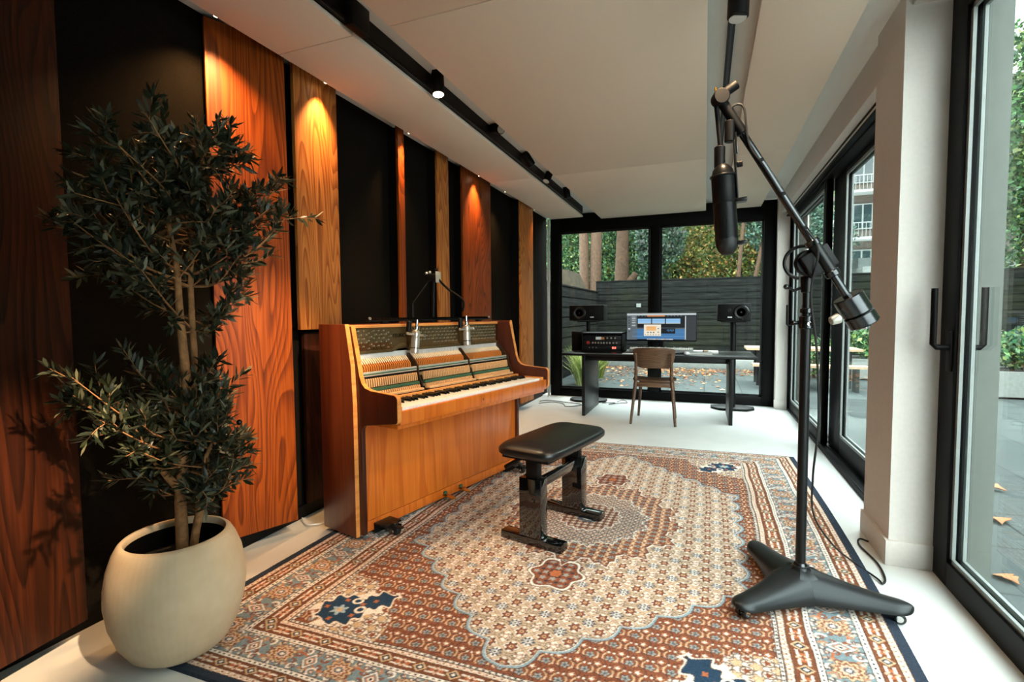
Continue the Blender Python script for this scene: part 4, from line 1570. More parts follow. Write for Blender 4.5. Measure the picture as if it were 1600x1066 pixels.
def olive_leaf(p, d, up, L, wdt, col):
    d = d.normalized()
    s_ = d.cross(up)
    s_ = s_.normalized() if s_.length > 1e-4 else d.orthogonal().normalized()
    n_ = s_.cross(d)
    b = len(lv)
    cur = R_.uniform(-.10, .16) * L
    pts = [p, p + d * L * .33 + s_ * wdt * .5 + n_ * cur * .4, p + d * L * .7 + s_ * wdt * .42 + n_ * cur * .9, p + d * L + n_ * cur * .9,
           p + d * L * .7 - s_ * wdt * .42 + n_ * cur * .9, p + d * L * .33 - s_ * wdt * .5 + n_ * cur * .4,
           p + d * L * .33 + n_ * (cur * .4 - wdt * .12), p + d * L * .7 + n_ * (cur * .9 - wdt * .12)]
    lv.extend([tuple(q) for q in pts])
    lq.extend([(b, b + 1, b + 6, b + 5), (b + 1, b + 2, b + 7, b + 6), (b + 5, b + 6, b + 7, b + 4), (b + 2, b + 3, b + 4, b + 7)])
    lc.extend([col] * 8)


def rv():
    return Vector((R_.gauss(0, 1), R_.gauss(0, 1), R_.gauss(0, 1)))


OL = [lin(36, 45, 31), lin(46, 55, 39), lin(68, 75, 57), lin(28, 38, 28), lin(112, 113, 90), lin(42, 50, 30)]
for (ends, tr_ref, rad) in ((ends_u, (trunk_pts, t3), .26), (ends_l, (trunk_pts, t2), .22)):
    for (ex, ey) in ends:
        dep = R_.uniform(-rad, rad) * (0.9 if abs(ex) < .2 else .5)
        E_ = TP(ex, ey, dep)
        tp = R_.choice(tr_ref)
        tp = catmull([Vector(q) for q in tp], 4)
        cand = [q for q in tp if q.z < E_.z - .03] or tp[4:]
        S_ = min(cand, key=lambda q: (q - E_).length + abs((E_.z - q.z) - (E_ - q).length * .55) * 1.2)
        mid_ = (S_ + E_) / 2 + Vector((0, 0, -.03)) + rv() * .015
        path = catmull([S_, mid_, E_], 6)
        if (E_ - S_).length > .30:
            twg.tube(path, [.0045, .003, .0014], 6)
        else:
            twg.tube(path, [.003, .0022, .0012], 6)
        subs = [(path[int(len(path) * f)], (E_ - S_).normalized()) for f in (.35, .55, .7, .85)]
        tws = [(path[len(path) // 2:], .10)]
        for sp_, sd in subs:
            dr = (sd + rv() * .65 + Vector((0, 0, .15))).normalized()
            Ls = R_.uniform(.05, .11)
            q = [sp_, sp_ + dr * Ls * .5 + rv() * .005, sp_ + dr * Ls]
            q = catmull(q, 4)
            twg.tube(q, [.0016, .0009], 5)
            tws.append((q, Ls))
        for pth, _l in tws:
            nl = max(5, int(len(pth) * 1.25))
            for k in range(nl):
                f = k / max(1, nl - 1) * (len(pth) - 1)
                i0 = min(int(f), len(pth) - 2)
                p = pth[i0].lerp(pth[i0 + 1], f - i0)
                t_ = (pth[i0 + 1] - pth[i0]).normalized()
                for sgn in (-1, 1):
                    sd_ = t_.cross(rv()).normalized()
                    dd = t_ * R_.uniform(.3, 1.0) + sd_ * sgn * R_.uniform(.5, 1.0) + Vector((0, 0, R_.uniform(-.15, .3)))
                    olive_leaf(p, dd, Vector((0, 0, 1)) + rv() * .5, R_.uniform(.032, .060), R_.uniform(.009, .0135), R_.choice(OL))
            t_ = (pth[-1] - pth[-2]).normalized()
            olive_leaf(pth[-1], t_, Vector((0, 0, 1)) + rv() * .3, R_.uniform(.035, .055), .010, R_.choice(OL))
twg.build('twigs', M['olive_bark'], tree, ang=60)
me = fast_mesh('foliage', np.array(lv), np.array(lq), np.array(lc), M['leaf_olive'], True)
link('foliage', me, tree)
MB().sphere(TP(0.195, 0.451, -.08), .010, 12).build('olive', M['ebony'], tree)

# ================================================================== DESK GROUP
DZ = .706
desk = thing('desk', 'long black desk with slab legs in front of the far window', 'desk', (-.515, 5.87, 0))
box((-1.0, -.395, DZ - .026), (1.005, .40, DZ)).build('desktop', M['desk'], desk, bevel=.002)
box((-.72, -.30, DZ - .085), (.74, .30, DZ - .026)).build('under_frame', M['desk'], desk, bevel=.003)
for x0 in (-.772, .752):
    box((x0, -.385, 0), (x0 + .036, .39, DZ - .026)).build('leg', M['desk'], desk, bevel=.002)

# chair
ch = thing('desk_chair', 'dark oak chair with curved plywood back, facing the desk', 'chair', (-.49, 5.47, 0))


def slab_curve(f, nu, nv, th):
    """f(a,b)->Vector centre surface; thickness along +y"""
    b = MB()
    vs, fs = [], []
    for k in (0, 1):
        for i in range(nu + 1):
            for j in range(nv + 1):
                p = f(i / nu, j / nv)
                vs.append(p + Vector(th) * k)
    N = (nu + 1) * (nv + 1)
    def ix(i, j, k):
        return k * N + i * (nv + 1) + j
    for i in range(nu):
        for j in range(nv):
            fs.append((ix(i, j, 0), ix(i + 1, j, 0), ix(i + 1, j + 1, 0), ix(i, j + 1, 0)))
            fs.append((ix(i, j, 1), ix(i, j + 1, 1), ix(i + 1, j + 1, 1), ix(i + 1, j, 1)))
    for i in range(nu):
        fs.append((ix(i, 0, 0), ix(i, 0, 1), ix(i + 1, 0, 1), ix(i + 1, 0, 0)))
        fs.append((ix(i, nv, 0), ix(i + 1, nv, 0), ix(i + 1, nv, 1), ix(i, nv, 1)))
    for j in range(nv):
        fs.append((ix(0, j, 0), ix(0, j + 1, 0), ix(0, j + 1, 1), ix(0, j, 1)))
        fs.append((ix(nu, j, 0), ix(nu, j, 1), ix(nu, j + 1, 1), ix(nu, j + 1, 0)))
    b.add(vs, fs)
    return b


def back_f(a, b):
    x = (a - .5) * 2
    rr = 1 - .10 * (abs(x) ** 6) * (1 if b > .5 else 2.2)
    zc, hh = .690, .108
    z_ = zc + (b - .5) * 2 * hh * (1 - .22 * abs(x) ** 5) - .012 * x * x * (b < .5)
    w_ = .215 * (1 - .20 * (1 - b) ** 2)
    return Vector((x * w_, -.185 + .055 * x * x - .05 * (b - .5), z_))


slab_curve(back_f, 18, 8, (0, .012, 0)).build('backrest', M['chair_wood'], ch, bevel=.002, ang=50)


def seat_f(a, b):
    x, y = (a - .5) * 2, (b - .5) * 2
    w_ = .215 - .012 * y
    k = (abs(x) ** 5 + abs(y) ** 5 + 1e-9) ** (-1 / 5)
    m_ = max(abs(x), abs(y))
    if m_ > 1e-6:
        f = k * m_
    else:
        f = 1
    return Vector((x * w_ * f, y * .205 * f + .035, .435 + .012 * x * x - .008 * y))


slab_curve(seat_f, 16, 16, (0, 0, .014)).build('seat', M['chair_wood'], ch, bevel=.002, ang=50)
for sx in (-1, 1):
    MB().tube([(sx * .222, -.235, 0), (sx * .185, -.165, .40), (sx * .180, -.168, .47), (sx * .176, -.175, .56), (sx * .178, -.20, .74)], [.013, .019, .019, .016, .012], 12, 4).build('leg', M['chair_wood'], ch)
    MB().tube([(sx * .198, .235, 0), (sx * .165, .185, .425)], [.013, .019], 12).build('leg', M['chair_wood'], ch)
box((-.17, -.165, .385), (.17, -.147, .432)).box((-.165, .17, .385), (.165, .19, .425)).build('seat_rail', M['chair_wood'], ch, bevel=.003)

# monitor
mon = thing('computer_monitor', 'wide black monitor on the desk showing blue music software', 'monitor', (-.48, 6.03, DZ))
mon.rotation_euler = (0, 0, radians(-1))
W2, Z0, Z1 = .395, .118, .452
box((-W2, -.008, Z0), (W2, .028, Z1)).build('bezel', M['black'], mon, bevel=.003)
box((-.13, .0, 0), (.13, .16, .010)).build('stand_foot', M['black'], mon, bevel=.003)
box((-.03, .03, .008), (.03, .055, .30)).build('stand_neck', M['black'], mon, bevel=.003)
E_ = {'blk': emit('screen_black', lin(24, 28, 32), 1.0), 'grey': emit('screen_grey', lin(86, 94, 98), 1.0), 'lgrey': emit('screen_light_grey', lin(170, 178, 180), 1.0),
      'blue': emit('screen_blue', lin(62, 108, 152), 1.0), 'sky': emit('screen_sky', lin(132, 176, 214), 1.0), 'tan': emit('screen_tan', lin(216, 164, 104), 1.0), 'cream': emit('screen_cream', lin(214, 206, 188), 1.0),
      'orange': emit('screen_orange', lin(190, 120, 70), 1.0), 'dgrey': emit('screen_dark_grey', lin(50, 54, 58), 1.0), 'white': emit('screen_white', lin(220, 228, 230), 1.0), 'lblue': emit('screen_line_blue', lin(104, 150, 188), 1.0)}
ek = list(E_)
scr = MB()


def sq(x0, y0, x1, y1, c, lay):
    """screen rectangle in picture fractions of the display (0..1, from top-left)"""
    scr.mi = ek.index(c)
    xa, xb = -W2 + .008 + x0 * (2 * W2 - .016), -W2 + .008 + x1 * (2 * W2 - .016)
    za, zb = Z1 - .008 - y1 * (Z1 - Z0 - .024), Z1 - .008 - y0 * (Z1 - Z0 - .024)
    yy = -.0085 - lay * .0002
    scr.add([(xa, yy, za), (xb, yy, za), (xb, yy, zb), (xa, yy, zb)], [(0, 1, 2, 3)])


sq(0, 0, 1, 1, 'blk', 0)
sq(0, 0, 1, .075, 'lgrey', 1)
sq(.30, .075, .56, .12, 'orange', 1)
sq(0, .075, .155, 1, 'grey', 1)
sq(.86, .11, 1, 1, 'dgrey', 1)
sq(.845, .10, .86, .98, 'lgrey', 1)
for i in range(14):
    sq(.17 + i * .047, .085, .19 + i * .047, .12, 'grey', 2) if not .28 < .17 + i * .047 < .57 else None
for i in range(6):
    sq(.075, .13 + i * .065, .13, .15 + i * .065, 'white' if i % 2 else 'lgrey', 2)
    sq(.02, .13 + i * .11, .05, .16 + i * .11, 'white' if i == 4 else 'dgrey', 2)
for i, (a, b) in enumerate(((.165, .36), (.375, .56), (.575, .78))):
    sq(a, .20, b, .36, 'sky', 2)
    sq(a, .27, b, .285, 'lblue', 3)
    sq(a, .36, b, .385, 'lgrey', 2)
sq(.155, .54, .845, .58, 'grey', 2)
sq(.08, .585, .845, .97, 'blue', 1)
sq(.08, .86, .845, .87, 'lblue', 2)
sq(.08, .70, .845, .705, 'lblue', 2)
sq(.255, .42, .505, .85, 'cream', 4)
sq(.29, .49, .435, .65, 'tan', 5)
sq(.31, .53, .41, .54, 'orange', 6)
for i in range(3):
    sq(.305 + i * .042, .70, .325 + i * .042, .735, 'blk', 5)
for i in range(6):
    sq(.268 + i * .040, .79, .28 + i * .040, .815, 'dgrey', 5)
for i in range(2):
    sq(.455, .56 + i * .13, .475, .59 + i * .13, 'dgrey', 5)
sq(.505, .56, .71, .76, 'blk', 4)
for i in range(5):
    sq(.59 + i * .022, .60, .602 + i * .022, .66 + .03 * (i % 2), 'blue', 5)
sq(.30, .955, .68, .99, 'lgrey', 3)
for i in range(9):
    sq(.315 + i * .04, .96, .335 + i * .04, .985, ('orange', 'sky', 'cream')[i % 3], 4)
scr.build('screen', [E_[k] for k in ek], mon, smooth=False)

# rack of outboard gear
rk = thing('equipment_rack', 'black desktop rack of audio gear with red lights, left on the desk', 'equipment rack', (-1.115, 5.90, DZ))
e = box((-.24, -.14, 0), (-.222, .17, .225)).box((.222, -.14, 0), (.24, .17, .225)).box((-.24, -.14, .207), (.24, .17, .225)).box((-.24, -.14, 0), (.24, .17, .018)).box((-.24, .15, 0), (.24, .17, .225))
e.build('case', M['black'], rk, bevel=.003)
units = [('top_unit', .135, .19), ('middle_unit', .078, .133), ('bottom_unit', .022, .076)]
M['red_led'] = emit('red_indicator', (1, .12, .08, 1), 2.5)
M['unit_face'] = mat('dark_anodised_face', lin(34, 36, 38), .35, .5)
for un, z0, z1 in units:
    u_ = box((-.221, -.118, z0), (.221, .15, z1)).build(un, M['unit_face'], rk, bevel=.002)
    zc = (z0 + z1) / 2
    if un == 'top_unit':
        box((-.075, -.121, zc - .02), (-.01, -.118, zc + .012)).build('meter', M['white_plastic'], u_)
        box((-.006, -.121, zc - .02), (.026, -.118, zc + .01)).build('meter', M['orange_wood'], u_, label='reddish meter window')
        kx = (.06, .105, .15)
    elif un == 'middle_unit':
        MB().cyl((-.165, -.13, zc), (-.165, -.118, zc), .02, None, 18, .003).build('volume_knob', mat('red_knob', lin(150, 50, 40), .4), u_)
        kx = (-.11, -.08, -.045, -.012, .02, .055, .09, .13, .165)
    else:
        kx = (-.15, -.11, -.07)
        for xx in (.125, .15):
            box((xx - .009, -.1205, zc - .012), (xx + .009, -.118, zc + .012)).build('indicator_light', M['red_led'], u_)
    k0 = MB().cyl((0, -.128, 0), (0, -.118, 0), .0095 if un != 'bottom_unit' else .006, .011 if un != 'bottom_unit' else .007, 16)
    kk = None
    for xx in kx:
        if kk is None:
            kk = k0.build('knob', M['nickel'], u_)
            kk.location = (xx, 0, zc)
        else:
            dup_part(kk, u_, (xx, 0, zc))
bx = box((-.07, -.10, 0), (.07, .12, .235)).build('small_speaker_box', M['black'], bevel=.004)
bx.location = (-1.455, 6.02, DZ)
bx.scale = (.85, 1, 1)
tag(bx, 'plain black box standing left of the audio gear rack on the desk', 'box')

# midi keyboard
kb = thing('keyboard_controller', 'silver piano-style keyboard controller below the monitor on the desk', 'music keyboard', (-.46, 5.86, DZ))
box((-.34, -.13, .006), (.34, .11, .055)).build('case', M['grey_plastic'], kb, bevel=.004)
box((-.33, -.02, .055), (.33, .10, .058)).build('control_strip', M['black'], kb)
kw = .66 / 29
w1 = b1 = None
for i in range(29):
    if w1 is None:
        w1 = box((.0006, -.135, .045), (kw - .0006, -.02, .064)).build('white_key', M['ivory'], kb, bevel=.001)
        w1.location = (-.33, 0, 0)
    else:
        dup_part(w1, kb, (-.33 + i * kw, 0, 0))
for i in range(28):
    if [1, 1, 0, 1, 1, 1, 0][i % 7]:
        if b1 is None:
            b1 = box((-.006, -.10, .064), (.006, -.021, .074)).build('black_key', M['ebony'], kb)
            b1.location = (-.33 + (i + 1) * kw, 0, 0)
        else:
            dup_part(b1, kb, (-.33 + (i + 1) * kw, 0, 0))
for i in range(8):
    MB().cyl((-.26 + i * .035, .04, .058), (-.26 + i * .035, .04, .068), .009, .008, 12).build('knob', M['rubber'], kb)
kd = thing('notebook', 'thick grey notebook lying right of the keyboard on the desk', 'notebook', (-.07, 5.72, DZ), radians(4))
box((-.14, -.11, 0), (.14, .10, .004)).build('cover', M['grey_plastic'], kd)
box((-.137, -.107, .004), (.137, .097, .022)).build('pages', M['paper'], kd, smooth=False)
box((-.14, -.11, .022), (.14, .10, .026)).build('cover', M['grey_plastic'], kd)
rl = MB().cyl((-.025, -.02, .011), (.025, .02, .011), .011, .008, 14, .002).build('small_wooden_peg', M['bench_wood'])
rl.location = (.01, 5.69, DZ + .026)
tag(rl, 'small pale wooden peg lying on the grey notebook', 'peg')
pd = box((-.13, -.10, 0), (.13, .12, .02)).build('paper_stack', M['paper'], bevel=.001)
pd.location = (.01, 5.96, DZ)
tag(pd, 'stack of white paper behind the grey notebook on the desk', 'paper')
ms = MB().sphere((0, 0, 0), .032, 16, (1, 1.7, .62)).build('computer_mouse', M['white_plastic'])
ms.location = (-.175, 5.56, DZ + .0175)
tag(ms, 'small white computer mouse near the desk edge', 'mouse')
pp = box((-.06, -.05, 0), (.06, .05, .004)).build('paper_slip', M['paper'])
pp.location = (-.79, 5.58, DZ)
tag(pp, 'white paper slip left of the chair on the desk', 'paper')


# speakers on stands
def speaker(x0, x1, z0, z1, y, cone, label, lab2):
    cx, cz = (x0 + x1) / 2, z0
    o = thing('studio_monitor', label, 'loudspeaker', (cx, y, cz), 0, 'loudspeakers on stands')
    hw, hh = (x1 - x0) / 2, z1 - z0
    box((-hw, 0, 0), (hw, .27, hh)).build('cabinet', M['black'], o, bevel=.004)
    ccx = cone * hw * .42
    face = Matrix.Translation((ccx, -.001, hh * .5)) @ Matrix.Rotation(pi / 2, 4, 'X')
    MB().lathe([(.086, -.0005), (.086, .004), (.080, .007), (.076, .004), (.074, -.0005)], 40, face).build('surround_ring', M['black_satin'] if cone < 0 else M['steel'], o)
    MB().lathe([(.074, .003), (.068, .006), (.060, .002), (.030, -.014), (.028, -.010), (.014, -.005), (.001, -.003)], 36, face @ Matrix.Translation((0, 0, .004)), False).build('woofer_cone', M['rubber'], o)
    tx = -cone * hw * .25
    f2 = Matrix.Translation((tx, -.001, hh * .62)) @ Matrix.Rotation(pi / 2, 4, 'X')
    MB().lathe([(.022, 0), (.022, .002), (.012, .001), (.008, .004), (.001, .006)], 24, f2, False).build('tweeter', M['black_satin'], o)
    box((tx - .024 if cone > 0 else .05, -.0015, hh * .2), (tx + .024 if cone > 0 else .095, 0, hh * .26)).build('badge', M['white_plastic'], o)
    for q in (-1, 1):
        box((q * hw * .75 - .02, .06, -.006), (q * hw * .75 + .02, .2, 0)).build('foot_pad', M['rubber'], o)
    st = thing('speaker_stand', lab2, 'speaker stand', (cx, y + .13, 0), 0, 'speaker stands by the far window')
    zt = cz - .006
    box((-.13, -.10, zt - .01), (.13, .10, zt)).build('top_plate', M['black'], st, bevel=.002)
    MB().cyl((0, 0, .028), (0, 0, zt - .01), .034 if cone > 0 else .028, None, 24).build('column', M['black'], st)
    hexp = [(.24 * cos(radians(30 + 60 * i)), .20 * sin(radians(30 + 60 * i))) for i in range(6)]
    hexp = [(-.24, -.05), (-.15, -.16), (.15, -.16), (.24, -.05), (.24, .06), (.12, .15), (-.12, .15), (-.24, .06)]
    MB().prism(hexp, lambda a, b, t: (a, b, t), .004, .028).build('base_plate', M['black'], st, bevel=.006)
    for a, b in ((-.2, -.05), (.2, -.05), (.1, .12), (-.1, .12)):
        MB().cyl((a, b, 0), (a, b, .004), .015, None, 12).build('foot', M['rubber'], st)


speaker(-1.655, -1.205, 1.062, 1.262, 6.35, -1, 'black loudspeaker lying sideways behind the rack, left of the monitor', 'black column stand behind the left end of the desk')
speaker(.135, .492, 1.052, 1.255, 6.34, 1, 'black loudspeaker with bright woofer ring, right of the monitor', 'black column stand with wide base behind the right desk leg')

# cables on the floor
for pts, lb in (([(-1.98, 6.05, .006), (-1.85, 6.2, .006), (-1.68, 6.12, .006), (-1.60, 5.95, .006), (-1.50, 6.0, .006), (-1.45, 6.15, .006), (-1.72, 6.25, .006), (-1.92, 6.3, .006), (-2.02, 6.2, .006)], 'looped black cable on the floor left of the desk'),
                ([(-1.22, 6.33, .006), (-1.10, 6.36, .012), (-1.05, 6.30, .02), (-1.12, 6.24, .012), (-1.0, 6.38, .008), (-.92, 6.45, .006), (-.98, 6.5, .03), (-1.05, 6.45, .008)], 'tangle of black cable under the desk beside its left leg')):
    o = MB().tube(pts, .0045, 6, 6).build('floor_cable', M['rubber'])
    tag(o, lb, 'cable')
    fix(o)
o = MB().tube([(-2.09, 2.12, .02), (-2.0, 2.08, .012), (-1.93, 2.17, .006), (-1.86, 2.28, .006)], .004, 8, 6).build('wall_cable', M['white_plastic'])
tag(o, 'pale cable leaving the wood wall behind the piano corner', 'cable')
fix(o)

# ================================================================== GARDEN
GZ = -.2
box((-8, 6.95, GZ - .1), (9, 30, GZ)).build('terrace_ground', M['paving'], kind='structure', smooth=False)
box((1.1, -4, GZ - .1), (9, 6.95, GZ)).build('terrace_side', M['paving'], kind='structure', smooth=False)
box((0.996, 2.677, -.2), (1.155, 3.055, 2.62)).build('wall_outer_pillar', mat('grey_green_cladding', lin(72, 78, 72), .7), kind='structure', smooth=False)


def fence(name, p0, p1, z0, z1, nb, label, th=.036, post=1.8, side=1):
    a, b = Vector((*p0, 0)), Vector((*p1, 0))
    L = (b - a).length
    ang = atan2(p1[1] - p0[1], p1[0] - p0[0])
    o = thing(name, label, 'fence', (*p0, z0), ang)
    h = (z1 - z0) / nb
    bd = MB()
    for i in range(nb):
        zz = i * h
        bd.prism([(0, zz + .004), (th * 1.0, zz), (th * .95, zz + h * .5), (th * .45, zz + h * 1.04), (0, zz + h * 1.04)], lambda p, q, t: (t, -p * side, q), 0, L)
    bd.build('boards', M['fence'], o, smooth=False)
    box((0, -.04, z1 - z0), (L, .04, z1 - z0 + .03)).build('cap_rail', M['fence'], o)
    n = max(1, int(L / post))
    for i in range(n + 1):
        x = min(L - .07, i * L / n)
        box((x, .002 * side if side > 0 else -.07, 0), (x + .07, .07 if side > 0 else -.002, z1 - z0)).build('post', M['fence'], o)
    return o


fence('garden_fence', (-2.85, 13.9), (6.9, 13.9), GZ, 2.03, 13, 'dark weathered board fence across the far end of the garden')
fence('garden_fence', (-2.8, 13.8), (-2.8, 7.6), GZ, 1.74, 9, 'lower grey board fence along the left side of the garden', side=-1)
fence('garden_fence', (7.0, 13.8), (7.0, 0.0), GZ, 2.1, 13, 'dark board fence beyond the glass doors on the right', side=1)
nb_ = box((-.06, -.03, 0), (.06, 0, .10)).build('junction_box', M['concrete'])
nb_.location = (-1.68, 13.865, 1.32)
tag(nb_, 'small grey box fixed on the far garden fence', 'junction box')
lw = box((-2.75, 12.9, GZ), (6.8, 13.05, .02)).build('retaining_wall', M['concrete'], bevel=.01)
tag(lw, 'low grey retaining wall at the foot of the far fence', 'wall')
fix(lw)
o = box((-2.75, 13.06, GZ), (6.85, 13.85, -.02)).build('garden_bed', M['soilbed'], kind='structure')


def scatter_leaves(n, fpos, size, cols, aspect=.6, flat=0.0):
    P = fpos(n)
    d = NR.normal(size=(n, 3))
    d[:, 2] *= (1 - flat)
    d /= np.linalg.norm(d, axis=1)[:, None]
    r = NR.normal(size=(n, 3))
    if flat:
        r = np.array([0, 0, 1]) + r * .25
    s = np.cross(d, r)
    s /= np.linalg.norm(s, axis=1)[:, None]
    L = NR.uniform(*size, n)[:, None]
    nn = np.cross(s, d)
    v0 = P
    v1 = P + d * L * .5 + s * L * aspect * .5 + nn * L * .08
    v2 = P + d * L
    v3 = P + d * L * .5 - s * L * aspect * .5 + nn * L * .08
    V = np.stack([v0, v1, v2, v3], 1).reshape(-1, 3)
    Q = np.arange(n * 4).reshape(-1, 4)
    c = np.array(cols)[NR.randint(0, len(cols), n)]
    c[:, :3] *= (NR.uniform(.25, 1.0, n) + 1.3 * NR.uniform(0, 1, n) ** 4)[:, None] * .68  # random tones; the bright tail paints sunlit dapples into the foliage
    return V, Q, np.clip(np.repeat(c, 4, 0), 0, 1)


GREENS = [lin(58, 100, 58), lin(76, 122, 72), lin(46, 84, 58), lin(104, 146, 84), lin(112, 150, 108), lin(150, 170, 96)]
SUNLIT = [lin(122, 140, 66), lin(176, 158, 84), lin(214, 160, 96), lin(206, 190, 110), lin(92, 124, 58), lin(84, 116, 64), lin(110, 134, 62)]  # leaf tones with yellow-orange sunlight painted in, no sun lamp shines there
TEAL = [lin(84, 118, 104), lin(104, 140, 124), lin(70, 102, 92), lin(122, 152, 132), lin(92, 126, 96)]


def blob_fn(blobs):
    blobs = np.array(blobs)
    w = blobs[:, 3] * blobs[:, 4] * blobs[:, 5]
    w = w / w.sum()

    def f(n):
        k = NR.choice(len(blobs), n, p=w)
        u = NR.normal(size=(n, 3))
        u /= np.linalg.norm(u, axis=1)[:, None]
        r = NR.uniform(.35, 1, n)[:, None] ** .45
        return blobs[k, :3] + u * r * blobs[k, 3:6]
    return f


def garden_tree(name, label, loc, trunks, blobs, n, size, cols, cat='tree', group='trees beyond the garden fence'):
    o = thing(name, label, cat, loc, 0, group)
    for pts, r in trunks:
        MB().tube(pts, r, 10, 4).build('trunk', M['bark'], o)
    V, Q, Cc = scatter_leaves(n, blob_fn(blobs), size, cols)
    link('foliage', fast_mesh('foliage', V, Q, Cc, M['leaf']), o)
    return o


garden_tree('broadleaf_tree', 'tree with two bare twin trunks rising left behind the far fence', (-3.93, 15.9, GZ),
            [([(0.30, 0, 0), (.28, 0, 3), (.2, .1, 7)], [.17, .14]), ([(.62, .1, 0), (.63, .1, 3), (.75, .1, 7)], [.20, .17])],
            [(0, .3, 6.2, 2.2, .8, 1.3), (-.6, .3, 4.9, 1.6, .7, .6)], 5200, (.09, .17), GREENS)
garden_tree('broadleaf_tree', 'tree with pale stubby trunk in the middle behind the far fence', (-2.67, 17.3, GZ),
            [([(0, 0, 0), (.0, 0, 2.5), (.05, .1, 5.5)], [.30, .24, .16]), ([(.1, 0, 2.2), (.5, -.1, 2.7)], [.2, .1])],
            [(0.6, .2, 5.3, 1.7, .7, 1.1), (1.2, .2, 3.8, .9, .6, .9)], 6000, (.08, .16), TEAL)
garden_tree('ivy_bush', 'dark ivy-covered trunk left of the window mullion behind the far fence', (-1.49, 15.6, GZ),
            [([(0, 0, 0), (0, 0, 3.6)], [.14, .08])], [(0, 0, 2.3, .42, .4, 1.5), (.2, 0, 3.6, .7, .5, .7)], 2000, (.10, .18), [lin(36, 56, 44), lin(48, 72, 54), lin(60, 84, 60)], 'bush')
garden_tree('slender_tree', 'thin leaning double-stemmed tree right of centre behind the far fence', (.87, 16.4, GZ),
            [([(0, 0, 0), (.05, 0, 2.5), (.25, 0, 5)], [.07, .05]), ([(.35, 0, 0), (.5, 0, 2.4), (1.0, 0, 4.8)], [.07, .05]), ([(.8, 0, 0), (1.0, 0, 2.2), (1.6, 0, 4)], [.05, .04])],
            [(.4, .3, 5.2, 1.8, .8, 1.3), (1.3, .3, 3.9, 1.2, .7, 1.0)], 8000, (.08, .15), TEAL)
hz = [(-7.6, 18.9, 2.6, 3.2, GREENS, 'dense green hedge tree at the left end behind the far fence'), (-5.5, 22.0, 2.6, 3.6, GREENS, 'leafy green tree behind the twin-trunk tree'),
      (-3.0, 18.95, 2.0, 3.3, GREENS, 'leafy green tree filling the gap beside the pale trunk'), (-.7, 22.0, 1.9, 3.1, SUNLIT, 'tree with painted sunlit yellow leaves behind the window mullion'),
      (1.25, 18.95, 1.8, 2.9, SUNLIT, 'bush with painted sunlit yellow and orange leaves behind the slender stems'), (3.2, 22.0, 1.7, 3.3, TEAL, 'grey-green tree at the right end of the far window')]
for x, y, r, zc, cl, lb in hz:
    garden_tree('broadleaf_tree', lb, (x, y, GZ), [([(0, .4, 0), (.1, .4, 2), (0, .4, zc + .5)], [.16, .12, .08])],
                [(0, 0, zc - 1.0, r, .8, 1.9), (-.3 * r, .1, zc + 1.3, r * .9, .8, 1.4), (.4 * r, 0, zc + .7, r * .8, .8, 1.5), (0, .1, zc + 2.9, r * .85, .85, 1.2)], 12000, (.08, .17), cl)
# tall background hedge closes the view
o = thing('tall_hedge', 'tall dark hedge closing the view behind all the garden trees', 'hedge', (0, 24, GZ))
V, Q, Cc = scatter_leaves(30000, lambda n: np.stack([NR.uniform(-13, 4.6, n), NR.uniform(-.6, .6, n), NR.uniform(0, 10.5, n)], 1), (.3, .55), GREENS + TEAL)
link('foliage', fast_mesh('foliage', V, Q, Cc, M['leaf']), o)
box((-13, .3, 0), (4.6, .7, 10.2)).build('inner_branches', M['hedge_core'], o, smooth=False)
o = thing('tall_hedge', 'tall dark hedge beyond the right fence and its trees', 'hedge', (17, 10, GZ))
V, Q, Cc = scatter_leaves(26000, lambda n: np.stack([NR.uniform(-.6, .6, n), NR.uniform(-14, 27, n), NR.uniform(0, 14, n)], 1), (.3, .55), GREENS + TEAL)
link('foliage', fast_mesh('foliage', V, Q, Cc, M['leaf']), o)
box((.3, -14, 0), (.7, 27, 13.7)).build('inner_branches', M['hedge_core'], o, smooth=False)

# plants along the left fence, seen left of the desk
for x, y, h, n, lb, cl in ((-2.12, 9.3, .75, 700, 'clump of yellow-green grass by the left fence, nearer the window', [lin(150, 160, 84), lin(120, 140, 76), lin(176, 180, 120)]),
                       (-2.15, 10.4, .7, 600, 'yellowing leafy clump by the left fence, farther from the window', [lin(170, 160, 70), lin(120, 140, 66), lin(96, 124, 66)])):
    o = thing('grass_clump', lb, 'plant', (x, y, GZ), 0, 'clumps by the left fence')
    V, Q, Cc = [], [], []
    for i in range(n):
        a = R_.uniform(0, 2 * pi)
        r = R_.uniform(0, .18)
        b = Vector((r * cos(a), r * sin(a), 0))
        lean = Vector((cos(a), sin(a), 0)) * R_.uniform(.05, .4)
        H = h * R_.uniform(.5, 1.05)
        s = Vector((-sin(a), cos(a), 0)) * .007
        k = len(V)
        m1 = b + lean * .35 + Vector((0, 0, H * .65))
        tp = b + lean + Vector((0, 0, H))
        V += [b - s, b + s, m1 + s, m1 - s, tp]
        V += [tp]
        Q += [(k, k + 1, k + 2, k + 3), (k + 3, k + 2, k + 4, k + 5)]
        c = R_.choice(cl)
        Cc += [c] * 6
    link('blades', fast_mesh('blades', np.array([tuple(q) for q in V]), np.array(Q), np.array(Cc), M['grass']), o, kind='stuff')

# leaf litter
def litter(n):
    x = NR.normal(-.4, 1.5, n)
    y = 12.2 + NR.normal(0, .35, n) - .12 * (x + .4) ** 2 * 0
    k = NR.rand(n) < .25
    x[k] = -2.2 + NR.rand(k.sum()) * 2.5
    y[k] = 9.2 + (NR.rand(k.sum()) ** .7) * 2.6
    return np.stack([np.clip(x, -2.3, 2.3), np.clip(y, 8.6, 12.7), np.full(n, GZ + .012)], 1)


